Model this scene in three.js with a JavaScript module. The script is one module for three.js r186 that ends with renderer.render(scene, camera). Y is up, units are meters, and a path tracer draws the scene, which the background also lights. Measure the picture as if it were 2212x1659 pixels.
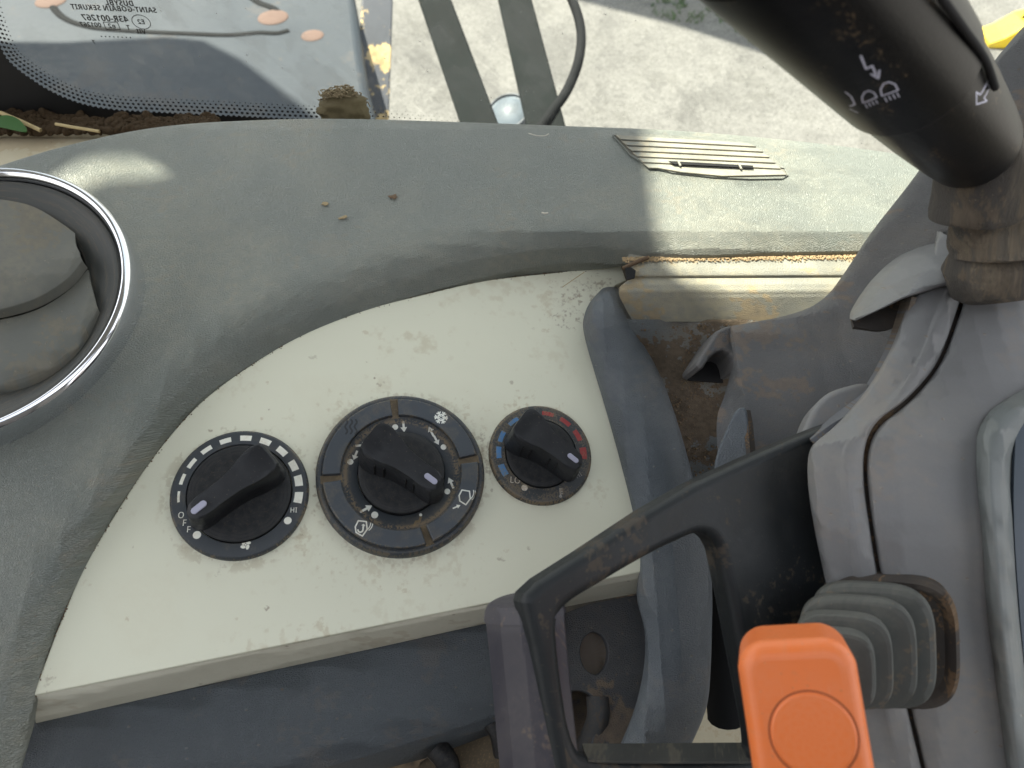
import * as THREE from 'three';
import { mergeGeometries, mergeVertices, toCreasedNormals } from 'three/addons/utils/BufferGeometryUtils.js';
import { RoundedBoxGeometry } from 'three/addons/geometries/RoundedBoxGeometry.js';

// ---------------------------------------------------------------- camera, sky, sun, exposure
const scene = new THREE.Scene();
const PSI = THREE.MathUtils.degToRad(52), EYE = new THREE.Vector3(0, 2.3, 0);
const camera = new THREE.PerspectiveCamera(53.13, 4 / 3, 0.02, 200);
camera.position.copy(EYE);
camera.rotation.set(-PSI, 0, 0);
camera.focus = 0.41; camera.userData.fStop = 14;
scene.add(camera);

const SUN = new THREE.Vector3(-0.34, 0.87, -0.36).normalize();     // towards the sun: high, ahead of the cab and to its left
const sun = new THREE.DirectionalLight(new THREE.Color(1, 0.93, 0.81), 5);
sun.position.copy(EYE).addScaledVector(SUN, 20); sun.target.position.copy(EYE);
sun.castShadow = true; sun.shadow.radius = 1.6; sun.shadow.mapSize.set(4096, 4096);
Object.assign(sun.shadow.camera, { left: -9, right: 9, top: 9, bottom: -9, near: 1, far: 60 });
scene.add(sun, sun.target);

const renderer = new THREE.WebGLRenderer();
renderer.toneMapping = THREE.LinearToneMapping;
renderer.toneMappingExposure = 3.9;
renderer.shadowMap.enabled = true;

// ---------------------------------------------------------------- noise
const hash = (x, y, s) => { let h = (x * 374761393 + y * 668265263 + s * 2147483647) | 0; h = Math.imul(h ^ (h >>> 13), 1274126177); return ((h ^ (h >>> 16)) >>> 0) / 4294967296; };
const mod = (a, n) => ((a % n) + n) % n;
function vnoise(x, y, per, s) {                                      // tileable value noise
  const xi = Math.floor(x), yi = Math.floor(y), fx = x - xi, fy = y - yi, u = fx * fx * (3 - 2 * fx), v = fy * fy * (3 - 2 * fy);
  const x0 = mod(xi, per), x1 = mod(xi + 1, per), y0 = mod(yi, per), y1 = mod(yi + 1, per);
  return (hash(x0, y0, s) * (1 - u) + hash(x1, y0, s) * u) * (1 - v) + (hash(x0, y1, s) * (1 - u) + hash(x1, y1, s) * u) * v;
}
function fbm(x, y, per, s, oct = 5) { let a = 0, w = 0.5, t = 0; for (let i = 0; i < oct; i++) { a += w * vnoise(x, y, per, s + i * 17); t += w; x *= 2; y *= 2; per *= 2; w *= 0.55; } return a / t; }
const sst = (a, b, x) => { const t = Math.min(1, Math.max(0, (x - a) / (b - a))); return t * t * (3 - 2 * t); };
let seed = 7; const rnd = () => { seed = (Math.imul(seed, 1664525) + 1013904223) >>> 0; return seed / 4294967296; };
const rr = (a, b) => a + (b - a) * rnd();
const toS = (c) => 255 * (c <= 0.0031308 ? 12.92 * c : 1.055 * Math.pow(c, 1 / 2.4) - 0.055);

// sky: pale blue with thin bright cloud, one equirectangular picture all the way round
{
  const W = 512, Hh = 256, d = new Float32Array(W * Hh * 4);
  for (let j = 0; j < Hh; j++) for (let i = 0; i < W; i++) {
    const el = (j + 0.5) / Hh * Math.PI - Math.PI / 2, k = Math.max(0, Math.sin(el)), c = sst(0.42, 0.72, fbm(i / 64, j / 32, 8, 5)) * 0.55;
    const up = [0.60, 0.66, 0.76].map((z, n) => [1.04, 1.0, 0.94][n] * (1 - Math.pow(k, 0.6)) + z * Math.pow(k, 0.6));
    const col = el < 0 ? [0.30, 0.29, 0.27] : up.map((z) => (z * (1 - c) + 1.25 * c) * 0.57);
    d.set([...col, 1], (j * W + i) * 4);
  }
  const sky = new THREE.DataTexture(d, W, Hh, THREE.RGBAFormat, THREE.FloatType);
  sky.mapping = THREE.EquirectangularReflectionMapping; sky.magFilter = THREE.LinearFilter; sky.needsUpdate = true;
  scene.background = sky; scene.environment = sky;
}

// ---------------------------------------------------------------- measuring: rays of the lens and the real planes they meet
const V = (x, y, z) => new THREE.Vector3(x, y, z);
const SP = Math.sin(PSI), CP = Math.cos(PSI);
const ray = (u, v) => { const x = (u - 1106) / 1106 * 0.66667, y = (829.5 - v) / 829.5 * 0.5; return V(x, y * CP - SP, -y * SP - CP); };
const camDir = (x, y, z) => V(x, y * CP + z * SP, -y * SP + z * CP).normalize();
const P = (u, v, d) => ray(u, v).multiplyScalar(d).add(EYE);
const H = (u, v, h) => { const r = ray(u, v); return r.multiplyScalar(-h / r.y).add(EYE); };          // on the level h below the eye
const plane = (p, n) => ({ p, n: n.clone().normalize() });
const PL = (u, v, pl, off = 0) => { const r = ray(u, v); return r.clone().multiplyScalar((pl.p.clone().addScaledVector(pl.n, off).sub(EYE).dot(pl.n)) / r.dot(pl.n)).add(EYE); };
function frame(p, n, up = camDir(0, 1, 0)) {
  const z = n.clone().normalize(), x = up.clone().cross(z).normalize(), y = z.clone().cross(x), m = new THREE.Matrix4().makeBasis(x, y, z).setPosition(p), inv = m.clone().invert(), pl = plane(p, z);
  return { m, inv, pl, x, y, z, p, loc: (u, v, off = 0) => { const q = PL(u, v, pl, off).applyMatrix4(inv); return new THREE.Vector2(q.x, q.y); } };
}
const lerp = (a, b, t) => a.clone().lerp(b, t);

// ---------------------------------------------------------------- geometry helpers
function spline(pts, n) { const c = new THREE.CatmullRomCurve3(pts, false, 'centripetal'); return Array.from({ length: n + 1 }, (_, i) => c.getPoint(i / n)); }
function setUV(g) {                                                  // metres; unrolls surfaces that fall towards the driver
  const p = g.attributes.position, uv = new Float32Array(p.count * 2);
  for (let i = 0; i < p.count; i++) { uv[i * 2] = p.getX(i) + 0.3 * p.getY(i); uv[i * 2 + 1] = p.getZ(i) - 0.9 * p.getY(i); }
  g.setAttribute('uv', new THREE.BufferAttribute(uv, 2)); return g;
}
function patch(rows, nu = 40, nv = 40, thick = 0.003, smooth = 0) {              // a smooth moulded sheet with thickness through a net of points
  const R = rows.map((r) => spline(r, nu)), grid = [];
  for (let i = 0; i <= nu; i++) { const c = spline(R.map((r) => r[i]), nv); for (let j = 0; j <= nv; j++) (grid[j] ??= [])[i] = c[j]; }
  for (let k = 0; k < smooth; k++) { const o = grid.map((r) => r.map((p) => p.clone())); for (let j = 1; j < nv; j++) for (let i = 3; i < nu - 3; i++) grid[j][i].copy(o[j][i]).multiplyScalar(0.4).addScaledVector(o[j - 1][i], 0.22).addScaledVector(o[j + 1][i], 0.22).addScaledVector(o[j][i - 1], 0.08).addScaledVector(o[j][i + 1], 0.08); }
  const pos = [], idx = [], W = nu + 1, N = W * (nv + 1), nrm = [];
  for (let j = 0; j <= nv; j++) for (let i = 0; i <= nu; i++) {
    const a = grid[j][Math.max(0, i - 1)], b = grid[j][Math.min(nu, i + 1)], c = grid[Math.max(0, j - 1)][i], d = grid[Math.min(nv, j + 1)][i];
    const n = b.clone().sub(a).cross(d.clone().sub(c)).normalize(); nrm.push(n); pos.push(...grid[j][i].toArray());
  }
  let flip = 0; nrm.forEach((n, k) => { flip += n.dot(EYE.clone().sub(V(pos[k * 3], pos[k * 3 + 1], pos[k * 3 + 2]))) > 0 ? 1 : -1; });
  const sg = flip > 0 ? 1 : -1;
  for (let k = 0; k < N; k++) pos.push(pos[k * 3] - sg * nrm[k].x * thick, pos[k * 3 + 1] - sg * nrm[k].y * thick, pos[k * 3 + 2] - sg * nrm[k].z * thick);
  const quad = (a, b, c, d) => sg > 0 ? idx.push(a, b, c, a, c, d) : idx.push(a, c, b, a, d, c);
  for (let j = 0; j < nv; j++) for (let i = 0; i < nu; i++) { const a = j * W + i; quad(a, a + 1, a + W + 1, a + W); quad(N + a, N + a + W, N + a + W + 1, N + a + 1); }
  for (let i = 0; i < nu; i++) { const b = nv * W + i; quad(N + i, N + i + 1, i + 1, i); quad(b, b + 1, N + b + 1, N + b); }
  for (let j = 0; j < nv; j++) { const a = j * W, b = a + nu; quad(a, a + W, N + a + W, N + a); quad(N + b, N + b + W, b + W, b); }
  const g = new THREE.BufferGeometry(); g.setAttribute('position', new THREE.Float32BufferAttribute(pos, 3)); g.setIndex(idx); setUV(g);
  return toCreasedNormals(g, 0.9);
}
function outline(pts, smooth, n = 120) {
  if (!smooth) return new THREE.Shape(pts);
  const c = new THREE.CatmullRomCurve3(pts.map((p) => V(p.x, p.y, 0)), true, 'centripetal');
  return new THREE.Shape(c.getPoints(n).slice(0, n).map((p) => new THREE.Vector2(p.x, p.y)));
}
const px = (f, list) => list.map(([u, v]) => f.loc(u, v));
const ext = (shape, depth, bevel = 0.0008, seg = 3, curve = 12) => { const g = new THREE.ExtrudeGeometry(shape, { depth, bevelEnabled: bevel > 0, bevelThickness: bevel, bevelSize: bevel, bevelOffset: -bevel, bevelSegments: seg, curveSegments: curve }); return g; };
const down = (g, z) => g.translate(0, 0, z);
function loft(fn, levels, n = 72, zf = () => 0) {                    // closed outlines stacked along z, domed shut at the top
  const pos = [], idx = [];
  levels.forEach(([z, s, ox = 0, oy = 0], k) => { for (let i = 0; i < n; i++) { const p = fn(i / n * Math.PI * 2, k); pos.push(p.x * s + ox, p.y * s + oy, z + zf(p.x * s, p.y * s, z)); } });
  for (let k = 0; k < levels.length - 1; k++) for (let i = 0; i < n; i++) { const a = k * n + i, b = k * n + (i + 1) % n; idx.push(a, b, b + n, a, b + n, a + n); }
  const top = (levels.length - 1) * n, L = levels[levels.length - 1], c = pos.length / 3; pos.push(L[2] || 0, L[3] || 0, L[0] + zf(0, 0, L[0]));
  for (let i = 0; i < n; i++) idx.push(top + i, top + (i + 1) % n, c);
  const g = new THREE.BufferGeometry(); g.setAttribute('position', new THREE.Float32BufferAttribute(pos, 3)); g.setIndex(idx);
  const uv = new Float32Array(pos.length / 3 * 2); for (let i = 0; i < pos.length / 3; i++) { uv[i * 2] = pos[i * 3] + pos[i * 3 + 2] * 0.7; uv[i * 2 + 1] = pos[i * 3 + 1] + pos[i * 3 + 2] * 0.7; }
  g.setAttribute('uv', new THREE.BufferAttribute(uv, 2));
  return toCreasedNormals(g, 0.95);
}
const tube = (pts, r, n = 24, k = 8) => new THREE.TubeGeometry(new THREE.CatmullRomCurve3(pts, false, 'centripetal'), n, r, k);
const lathe = (pts, n = 96) => new THREE.LatheGeometry(pts.map(([r, z]) => new THREE.Vector2(r, z)), n).rotateX(Math.PI / 2);   // profile [radius, height along z]

// ---------------------------------------------------------------- things, parts, names
const used = {};
const numbered = (n) => { used[n] = (used[n] ?? -1) + 1; return used[n] ? `${n}_${String(used[n]).padStart(3, '0')}` : n; };
function tag(o, label, category, group, kind) { o.userData.label = label; o.userData.category = category; if (group) o.userData.group = group; if (kind) o.userData.kind = kind; return o; }
function thing(name, label, category, m, group) { const o = new THREE.Group(); o.name = numbered(name); if (m) m.isVector3 ? o.position.copy(m) : m.decompose(o.position, o.quaternion, o.scale); scene.add(o); o.updateMatrixWorld(); return tag(o, label, category, group); }
function part(name, g, m, parent, label) { const o = new THREE.Mesh(g, m); o.name = name; o.castShadow = o.receiveShadow = true; parent.add(o); if (label) o.userData.label = label; return o; }
function wpart(name, g, m, parent, label) { parent.updateWorldMatrix(true, false); return part(name, g.applyMatrix4(parent.matrixWorld.clone().invert()), m, parent, label); }   // geometry given in the world
function single(name, g, m, label, category, group, at) { const o = new THREE.Mesh(g, m); o.name = numbered(name); o.castShadow = o.receiveShadow = true; if (at) at.isVector3 ? o.position.copy(at) : at.decompose(o.position, o.quaternion, o.scale); scene.add(o); return tag(o, label, category, group); }

// ---------------------------------------------------------------- materials
function texture(size, fn, srgb = true) {
  const d = new Uint8Array(size * size * 4), c = [0, 0, 0];
  for (let j = 0; j < size; j++) for (let i = 0; i < size; i++) { fn(i / size, j / size, c, i, j); const k = (j * size + i) * 4; for (let n = 0; n < 3; n++) d[k + n] = Math.max(0, Math.min(255, srgb ? toS(Math.max(0, c[n])) : c[n] * 255)); d[k + 3] = 255; }
  const t = new THREE.DataTexture(d, size, size); if (srgb) t.colorSpace = THREE.SRGBColorSpace;
  t.wrapS = t.wrapT = THREE.RepeatWrapping; t.magFilter = THREE.LinearFilter; t.minFilter = THREE.LinearMipmapLinearFilter; t.generateMipmaps = true; t.needsUpdate = true; return t;
}
// leather-like moulded grain, cells about a millimetre across
const GRAIN = texture(512, (u, v, c) => {
  const n = 30, wx = u * n + 0.5 * vnoise(u * 60, v * 60, 60, 3), wy = v * n * 1.25 + 0.5 * vnoise(u * 60, v * 60, 60, 9), per = n, pery = Math.round(n * 1.25);
  let d1 = 9, d2 = 9; const xi = Math.floor(wx), yi = Math.floor(wy);
  for (let a = -1; a <= 1; a++) for (let b = -1; b <= 1; b++) { const X = mod(xi + a, per), Y = mod(yi + b, pery), dx = xi + a + hash(X, Y, 1) - wx, dy = yi + b + hash(X, Y, 2) - wy, d = Math.hypot(dx, dy); if (d < d1) { d2 = d1; d1 = d; } else if (d < d2) d2 = d; }
  c[0] = c[1] = c[2] = sst(0, 0.38, d2 - d1);
}, false);
const FINE = texture(512, (u, v, c) => { c[0] = c[1] = c[2] = fbm(u * 64, v * 64, 64, 4, 3); }, false);
const rep = (t, k, kv = k) => { const c = t.clone(); c.repeat.set(k, kv); c.needsUpdate = true; return c; };
// a dusty plastic: base colour, a drier film in drifting patches, crusts of tan soil and scattered specks
function dusty(base, o = {}) {
  const { dust = [0.42, 0.36, 0.27], film = 0.25, crust = 0.1, crustAt = 0.62, size = 512, span = 0.3, s = 1, rough = 0.55, grain = 0, grainSize = 0.04, specks = 0.4, scratch = 0, spec = 1, vary = 0.1, fine = 0.00003, soil = [0.30, 0.20, 0.11] } = o;
  const roughs = new Float32Array(size * size);
  const map = texture(size, (u, v, c, i, j) => {
    const a = fbm(u * 4, v * 4, 4, s * 31, 6), b = fbm(u * 9, v * 9, 9, s * 31 + 5, 6), g = fbm(u * 90, v * 90, 90, s * 31 + 9, 3), w = hash(i, j, s + 3);
    const f = film * sst(0.36, 0.68, a) * (0.55 + 0.9 * (g - 0.5)), k = crust ? Math.min(1, sst(crustAt, crustAt + 0.07, b + (g - 0.5) * 0.35)) * crust * 1.6 : 0;
    const sp = specks && hash(i >> 1, j >> 1, s + 8) > 1 - 0.0035 * specks ? 0.55 : 0, sc = scratch * sst(0.78, 0.86, vnoise(u * 160, v * 12, 4, s + 2) * 0.5 + 0.5 * vnoise(u * 200, v * 25, 25, s + 6));
    const t = 1 + vary * ((b - 0.5) * 1.6 + (w - 0.5) * 0.5);
    for (let n = 0; n < 3; n++) { let z = base[n] * t; z += (dust[n] - z) * Math.min(1, f + sc); z += (soil[n] * (0.6 + 0.8 * g) - z) * Math.min(1, k); if (sp) z += ((w > 0.5 ? dust[n] : soil[n] * 0.5) - z) * sp; c[n] = z; }
    roughs[j * size + i] = Math.min(1, rough + 0.35 * f + 0.4 * k + (g - 0.5) * 0.12);
  });
  const rmap = texture(size, (u, v, c, i, j) => { c[0] = c[1] = c[2] = roughs[j * size + i]; }, false);
  map.repeat.set(1 / span, 1 / span); rmap.repeat.set(1 / span, 1 / span);
  return new THREE.MeshPhysicalMaterial({ map, roughnessMap: rmap, roughness: 1, metalness: 0, specularIntensity: spec, bumpMap: grain ? rep(GRAIN, 1 / grainSize) : rep(FINE, 1 / 0.05), bumpScale: grain || fine });
}
const flat = (rgb, roughness = 0.6, o = {}) => new THREE.MeshStandardMaterial({ color: new THREE.Color().setRGB(...rgb), roughness, ...o });
const M = {
  deck: dusty([0.156, 0.172, 0.156], { film: 0.36, crust: 0.05, crustAt: 0.66, dust: [0.37, 0.345, 0.265], s: 1, specks: 1, size: 1024, rough: 0.37, grain: 0.0003 }),
  ledge: dusty([0.22, 0.225, 0.2], { film: 0.8, crust: 0.3, crustAt: 0.55, dust: [0.4, 0.36, 0.25], soil: [0.34, 0.24, 0.12], s: 2, rough: 0.5, grain: 0.00014 }),
  slat: dusty([0.165, 0.175, 0.158], { film: 0.55, crust: 0.14, crustAt: 0.58, dust: [0.42, 0.39, 0.3], soil: [0.38, 0.29, 0.17], s: 62, rough: 0.6, fine: 0.00003 }),
  pocket: dusty([0.15, 0.165, 0.17], { film: 0.9, crust: 0.75, crustAt: 0.46, dust: [0.25, 0.21, 0.155], soil: [0.13, 0.1, 0.07], s: 3, rough: 0.75, grain: 0.0003, specks: 3, span: 0.22, vary: 0.4 }),
  rail: dusty([0.082, 0.097, 0.113], { film: 0.3, crust: 0.04, crustAt: 0.68, dust: [0.28, 0.28, 0.27], s: 4, rough: 0.5, grain: 0.0002 }),
  lower: dusty([0.075, 0.088, 0.1], { film: 0.2, crust: 0.05, crustAt: 0.67, dust: [0.2, 0.2, 0.2], s: 5, rough: 0.52, grain: 0.0002 }),
  plate: dusty([0.05, 0.055, 0.065], { film: 0.35, crust: 0.2, crustAt: 0.6, dust: [0.16, 0.145, 0.12], s: 6, rough: 0.6, grain: 0.0002, specks: 2 }),
  shroud: dusty([0.1, 0.103, 0.108], { film: 0.5, crust: 0.28, crustAt: 0.56, dust: [0.2, 0.175, 0.15], soil: [0.2, 0.145, 0.1], s: 7, rough: 0.58, grain: 0.00018, specks: 1.5 }),
  cover: dusty([0.16, 0.162, 0.165], { film: 0.55, crust: 0.05, crustAt: 0.66, dust: [0.27, 0.245, 0.21], s: 8, rough: 0.5, specks: 0.5, fine: 0.00001 }),
  coverEdge: dusty([0.12, 0.125, 0.14], { film: 0.6, crust: 0.6, crustAt: 0.5, dust: [0.3, 0.26, 0.2], soil: [0.16, 0.13, 0.1], s: 9, rough: 0.7, specks: 3, span: 0.12 }),
  black: dusty([0.008, 0.009, 0.011], { spec: 0.6, film: 0.25, crust: 0.12, crustAt: 0.62, dust: [0.07, 0.065, 0.06], soil: [0.13, 0.1, 0.065], s: 10, rough: 0.45, specks: 3, span: 0.14 }),
  grip: dusty([0.035, 0.033, 0.045], { film: 0.4, crust: 0.15, crustAt: 0.62, dust: [0.13, 0.115, 0.11], soil: [0.25, 0.18, 0.11], s: 11, rough: 0.5, specks: 1, span: 0.14 }),
  handle: dusty([0.015, 0.018, 0.02], { spec: 0.7, film: 0.8, crust: 0.2, crustAt: 0.6, dust: [0.05, 0.05, 0.047], soil: [0.12, 0.09, 0.06], s: 12, rough: 0.5, specks: 2, span: 0.14 }),
  boot: dusty([0.045, 0.04, 0.036], { film: 1, crust: 0.3, crustAt: 0.54, dust: [0.21, 0.18, 0.135], soil: [0.13, 0.1, 0.068], grain: 0.0002, s: 13, rough: 0.85, span: 0.12, specks: 2 }),
  bellows: dusty([0.066, 0.071, 0.066], { film: 0.4, crust: 0.1, crustAt: 0.62, dust: [0.2, 0.19, 0.16], s: 14, rough: 0.7, span: 0.12 }),
  bellowsBase: dusty([0.04, 0.034, 0.03], { film: 0.5, crust: 0.5, crustAt: 0.55, dust: [0.11, 0.085, 0.06], soil: [0.14, 0.09, 0.05], s: 15, rough: 0.8, span: 0.1 }),
  flap: dusty([0.1, 0.104, 0.092], { film: 0.75, crust: 0.18, crustAt: 0.6, dust: [0.2, 0.187, 0.145], soil: [0.17, 0.135, 0.085], s: 16, rough: 0.6, specks: 2, span: 0.2 }),
  ventBlack: dusty([0.045, 0.048, 0.044], { film: 0.5, crust: 0.08, crustAt: 0.63, dust: [0.1, 0.095, 0.08], s: 17, rough: 0.5, span: 0.15 }),
  lip: dusty([0.62, 0.605, 0.50], { film: 0.25, crust: 0.14, crustAt: 0.64, dust: [0.33, 0.28, 0.2], soil: [0.25, 0.17, 0.09], s: 18, rough: 0.5, fine: 0.00001 }),
  sill: dusty([0.46, 0.41, 0.29], { film: 0.4, crust: 0.2, crustAt: 0.6, dust: [0.4, 0.31, 0.19], s: 19, rough: 0.45, fine: 0.00002 }),
  orange: dusty([0.8, 0.19, 0.045], { film: 0.14, crust: 0.06, crustAt: 0.7, dust: [0.75, 0.36, 0.22], s: 20, rough: 0.36, specks: 0.8, scratch: 0.2, fine: 0.000004, span: 0.1, vary: 0.04 }),
  chrome: (() => { const m = dusty([0.78, 0.8, 0.84], { film: 0.16, crust: 0.02, dust: [0.5, 0.48, 0.45], s: 21, rough: 0.09, specks: 0.6, span: 0.1, fine: 0.000002, vary: 0.05 }); m.metalness = 1; return m; })(),
  bonnet: dusty([0.026, 0.034, 0.043], { spec: 0.5, film: 0.6, crust: 0.03, crustAt: 0.68, dust: [0.05, 0.058, 0.067], s: 22, rough: 0.5, span: 1.1, fine: 0.00005, specks: 0.3 }),
  rubber: new THREE.MeshPhysicalMaterial({ color: new THREE.Color().setRGB(0.008, 0.009, 0.01), roughness: 0.85, specularIntensity: 0.35 }), dark: flat([0.006, 0.006, 0.007], 0.9),
  steel: dusty([0.006, 0.008, 0.008], { film: 0.4, crust: 0, dust: [0.022, 0.028, 0.027], s: 23, rough: 0.8, spec: 0.25, span: 0.35 }),
  post: dusty([0.02, 0.026, 0.038], { film: 0.6, crust: 0.8, crustAt: 0.475, dust: [0.06, 0.066, 0.08], soil: [0.4, 0.3, 0.15], s: 24, rough: 0.6, span: 0.6 }),
  rust: flat([0.1, 0.062, 0.048], 0.85), straw: flat([0.42, 0.33, 0.17], 0.8), twig: flat([0.13, 0.085, 0.05], 0.9), pale: flat([0.62, 0.58, 0.5], 0.7),
  husk: dusty([0.3, 0.24, 0.13], { film: 0.5, crust: 0.3, crustAt: 0.5, s: 25, rough: 0.9, span: 0.03, size: 256 }),
  yellow: flat([0.72, 0.5, 0.02], 0.5), green: flat([0.025, 0.09, 0.012], 0.6),
  roof: flat([0.3, 0.3, 0.3], 0.8), mat: dusty([0.03, 0.03, 0.03], { film: 0.4, crust: 0.3, s: 26, rough: 0.9, span: 0.4, size: 512 }),
};

// ---------------------------------------------------------------- the places everything is measured from
const PANEL = frame(P(867, 1027, 0.39), camDir(0.15, 0.4, 0.9));                 // face of the beige panel
const DECK = 0.293;                                                              // top of the dash, metres below the eye
const VENT = frame(H(-60, 656, 0.279), V(0.05, 0.975, 0.215));                   // plane of the round vent
const GLASS = frame(V(0, 2.0, -0.5), V(0, 0, 1), V(0, 1, 0));                    // windscreen

// ---------------------------------------------------------------- yard outside
{
  const S = 2048, tex = texture(S, (u, v, c, i, j) => {
    const a = fbm(u * 6, v * 6, 6, 101, 7), b = fbm(u * 17, v * 17, 17, 131, 6), g = fbm(u * 160, v * 160, 160, 151, 3), g3 = fbm(u * 420, v * 420, 420, 157, 2);
    const t = 0.148 * (0.85 + 0.45 * (a - 0.5) + 0.36 * (b - 0.5) + 0.4 * (g - 0.5) + 0.7 * (g3 - 0.5)) * (hash(i >> 1, j >> 1, 77) > 0.997 ? 0.55 : 1), st = sst(0.58, 0.72, b) * 0.18 + sst(0.66, 0.74, g) * 0.25;
    c[0] = t * (1 - st); c[1] = t * (1 - st) * 0.985; c[2] = t * (1 - st * 1.05) * 0.93;
  });
  tex.repeat.set(1 / 3.2, 1 / 3.2);
  const g = new THREE.PlaneGeometry(160, 160).rotateX(-Math.PI / 2), p = g.attributes.position, uv = g.attributes.uv;
  for (let i = 0; i < p.count; i++) uv.setXY(i, p.getX(i), p.getZ(i));
  const o = single('yard_ground', g, new THREE.MeshStandardMaterial({ map: tex, roughness: 0.95, bumpMap: rep(FINE, 1 / 0.6), bumpScale: 0.004 }), 'pale stained concrete yard outside the windscreen'); o.userData.kind = 'structure'; delete o.userData.category;
}

function renderCab() {
  buildOutside(); buildYardShade(); buildCabShell(); buildDash(); buildPanel(); buildDials(); buildVent(); buildColumn(); buildStalk(); buildHandle(); buildLever(); buildBits();
}

function buildOutside() {
  // grey-blue bonnet
  const hb = 0.9, f = frame(V(-0.8, EYE.y - hb, -1.6), V(0, 1, 0), V(0, 0, -1));
  const b = thing('bonnet', 'grey blue painted engine bonnet with rust coloured plugs beyond the lower left glass', 'bonnet', f.m);
  const out = px(f, [[760, -40], [772, 20], [783, 110], [797, 190], [812, 252], [830, 330], [300, 345], [-200, 345]]).concat([new THREE.Vector2(-0.6, 0.0), new THREE.Vector2(-0.55, 0.9), new THREE.Vector2(0.2, 0.9)]);
  part('panel', down(ext(outline(out), 0.22, 0.02, 5), -0.24), M.bonnet, b);
  const seal = (l, w) => { const pts = px(f, l).map((p) => V(p.x, p.y, 0.001)); const g = tube(pts, w, 60, 8); g.scale(1, 1, 0.35); return g; };
  part('rubber_seal', seal([[98, -20], [112, 12], [140, 40], [190, 58], [260, 66], [400, 73], [500, 76], [560, 71], [600, 72], [624, 66]], 0.0085), M.rubber, b);
  part('rubber_seal', seal([[520, -25], [560, 6], [590, 18], [603, 30]], 0.0095), M.rubber, b);
  for (const [u, v, r] of [[110, 2, 0.037], [590, 38, 0.036], [675, 77, 0.026]]) { const q = f.loc(u, v), g = new THREE.SphereGeometry(r, 40, 20, 0, 7, 0, Math.PI / 2).rotateX(Math.PI / 2).scale(1, 1, 0.16); g.translate(q.x, q.y, 0); part('plug', g, M.rust, b); }
  { const up = (u, v) => { const p = H(u, v, hb), k = 1.25 / SUN.y; return new THREE.Vector2(p.x + SUN.x * k, -(p.z + SUN.z * k)); };
    const s = new THREE.Shape([[-120, 88], [140, 92], [360, 80], [440, 88], [520, 128], [600, 190], [690, 262], [700, 330], [-160, 330]].map(([u, v]) => up(u, v)));  // outline of an added slab, projected back from the shade on the bonnet
    single('bonnet_shade_slab', ext(s, 0.12, 0.01).rotateX(-Math.PI / 2).translate(0, EYE.y - hb + 1.25, 0), M.steel, 'added unseen slab above the bonnet, cut to cast the shade lying on it', 'beam'); }
  // bars, post and hose beyond the glass
  const bar = (a, w, t, u0, v0, u1, v1, d0, d1, name, label, cat, m) => {
    const A = P(u0, v0, d0), B = P(u1, v1, d1), dir = B.clone().sub(A), L = dir.length(), mid = A.clone().lerp(B, 0.5), y = dir.clone().normalize(), z = EYE.clone().sub(mid).normalize(), x = y.clone().cross(z).normalize();
    const bg = new RoundedBoxGeometry(w, L, t, 3, 0.004); { const p = bg.attributes.position, uv = bg.attributes.uv; for (let i = 0; i < p.count; i++) uv.setXY(i, p.getX(i) + p.getZ(i), p.getY(i)); }
    return single(name, bg, m, label, cat, null, new THREE.Matrix4().makeBasis(x, y, x.clone().cross(y)).setPosition(mid));
  };
  const w = (p, d) => p / 1106 * 0.66667 * d;
  bar(0, w(70, 1.3), 0.025, 885, -150, 1090, 420, 1.5, 1.1, 'steel_bar', 'dark flat steel bar slanting beyond the glass, nearer the bonnet', 'bar', M.steel);
  bar(0, w(74, 1.3), 0.025, 1075, -150, 1215, 420, 1.5, 1.1, 'steel_bar', 'dark flat steel bar slanting beyond the glass, beside the hose', 'bar', M.steel);
  bar(0, w(66, 1.9), 0.05, 822, -160, 796, 460, 2.0, 1.75, 'loader_post', 'worn blue post with flaking tan paint beside the bonnet', 'post', M.post);
  single('hydraulic_hose', tube([P(1190, -60, 1.3), P(1228, -15, 1.28), P(1254, 60, 1.25), P(1250, 130, 1.22), P(1225, 195, 1.2), P(1190, 245, 1.17), P(1150, 300, 1.15)], 0.0078, 60, 12), M.rubber, 'black rubber hose curving down to the right steel bar', 'hose');
  // work lamp low between the bars
  { const f2 = frame(P(1098, 245, 1.35), camDir(-0.25, 0.35, 1)), t = thing('work_lamp', 'small round lamp with clear lens low between the two steel bars', 'lamp', f2.m);
    part('housing', lathe([[0.001, -0.05], [0.03, -0.045], [0.038, -0.01], [0.04, 0.004], [0.036, 0.008], [0.034, 0.004], [0.03, -0.004], [0.001, -0.012]], 48), flat([0.07, 0.085, 0.105], 0.5), t);
    part('lens', lathe([[0.033, 0.004], [0.02, 0.009], [0.001, 0.011]], 48), flat([0.13, 0.16, 0.19], 0.25), t); }
  { const fs = []; for (let i = 0; i < 900; i++) { const u = rr(1400, 1690), v = rr(-60, 90) - (u - 1450) * -0.12; if (v > 30 + (u - 1400) * 0.29 || vnoise(u * 0.03, v * 0.05, 4096, 12) < 0.52) continue; const p = H(u, v, EYE.y), h = rr(0.02, 0.07), g = new THREE.ConeGeometry(rr(0.003, 0.007), h, 4, 1, true).translate(0, h / 2, 0).rotateX(rr(-0.8, 0.8)).rotateZ(rr(-0.8, 0.8)).translate(p.x, p.y, p.z); fs.push(g); }
    if (fs.length) { const o = single('weeds', mergeGeometries(fs), flat([0.045, 0.085, 0.03], 0.8), 'low green weeds growing in the shaded far yard', 'weeds'); o.userData.kind = 'stuff'; } }
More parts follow.
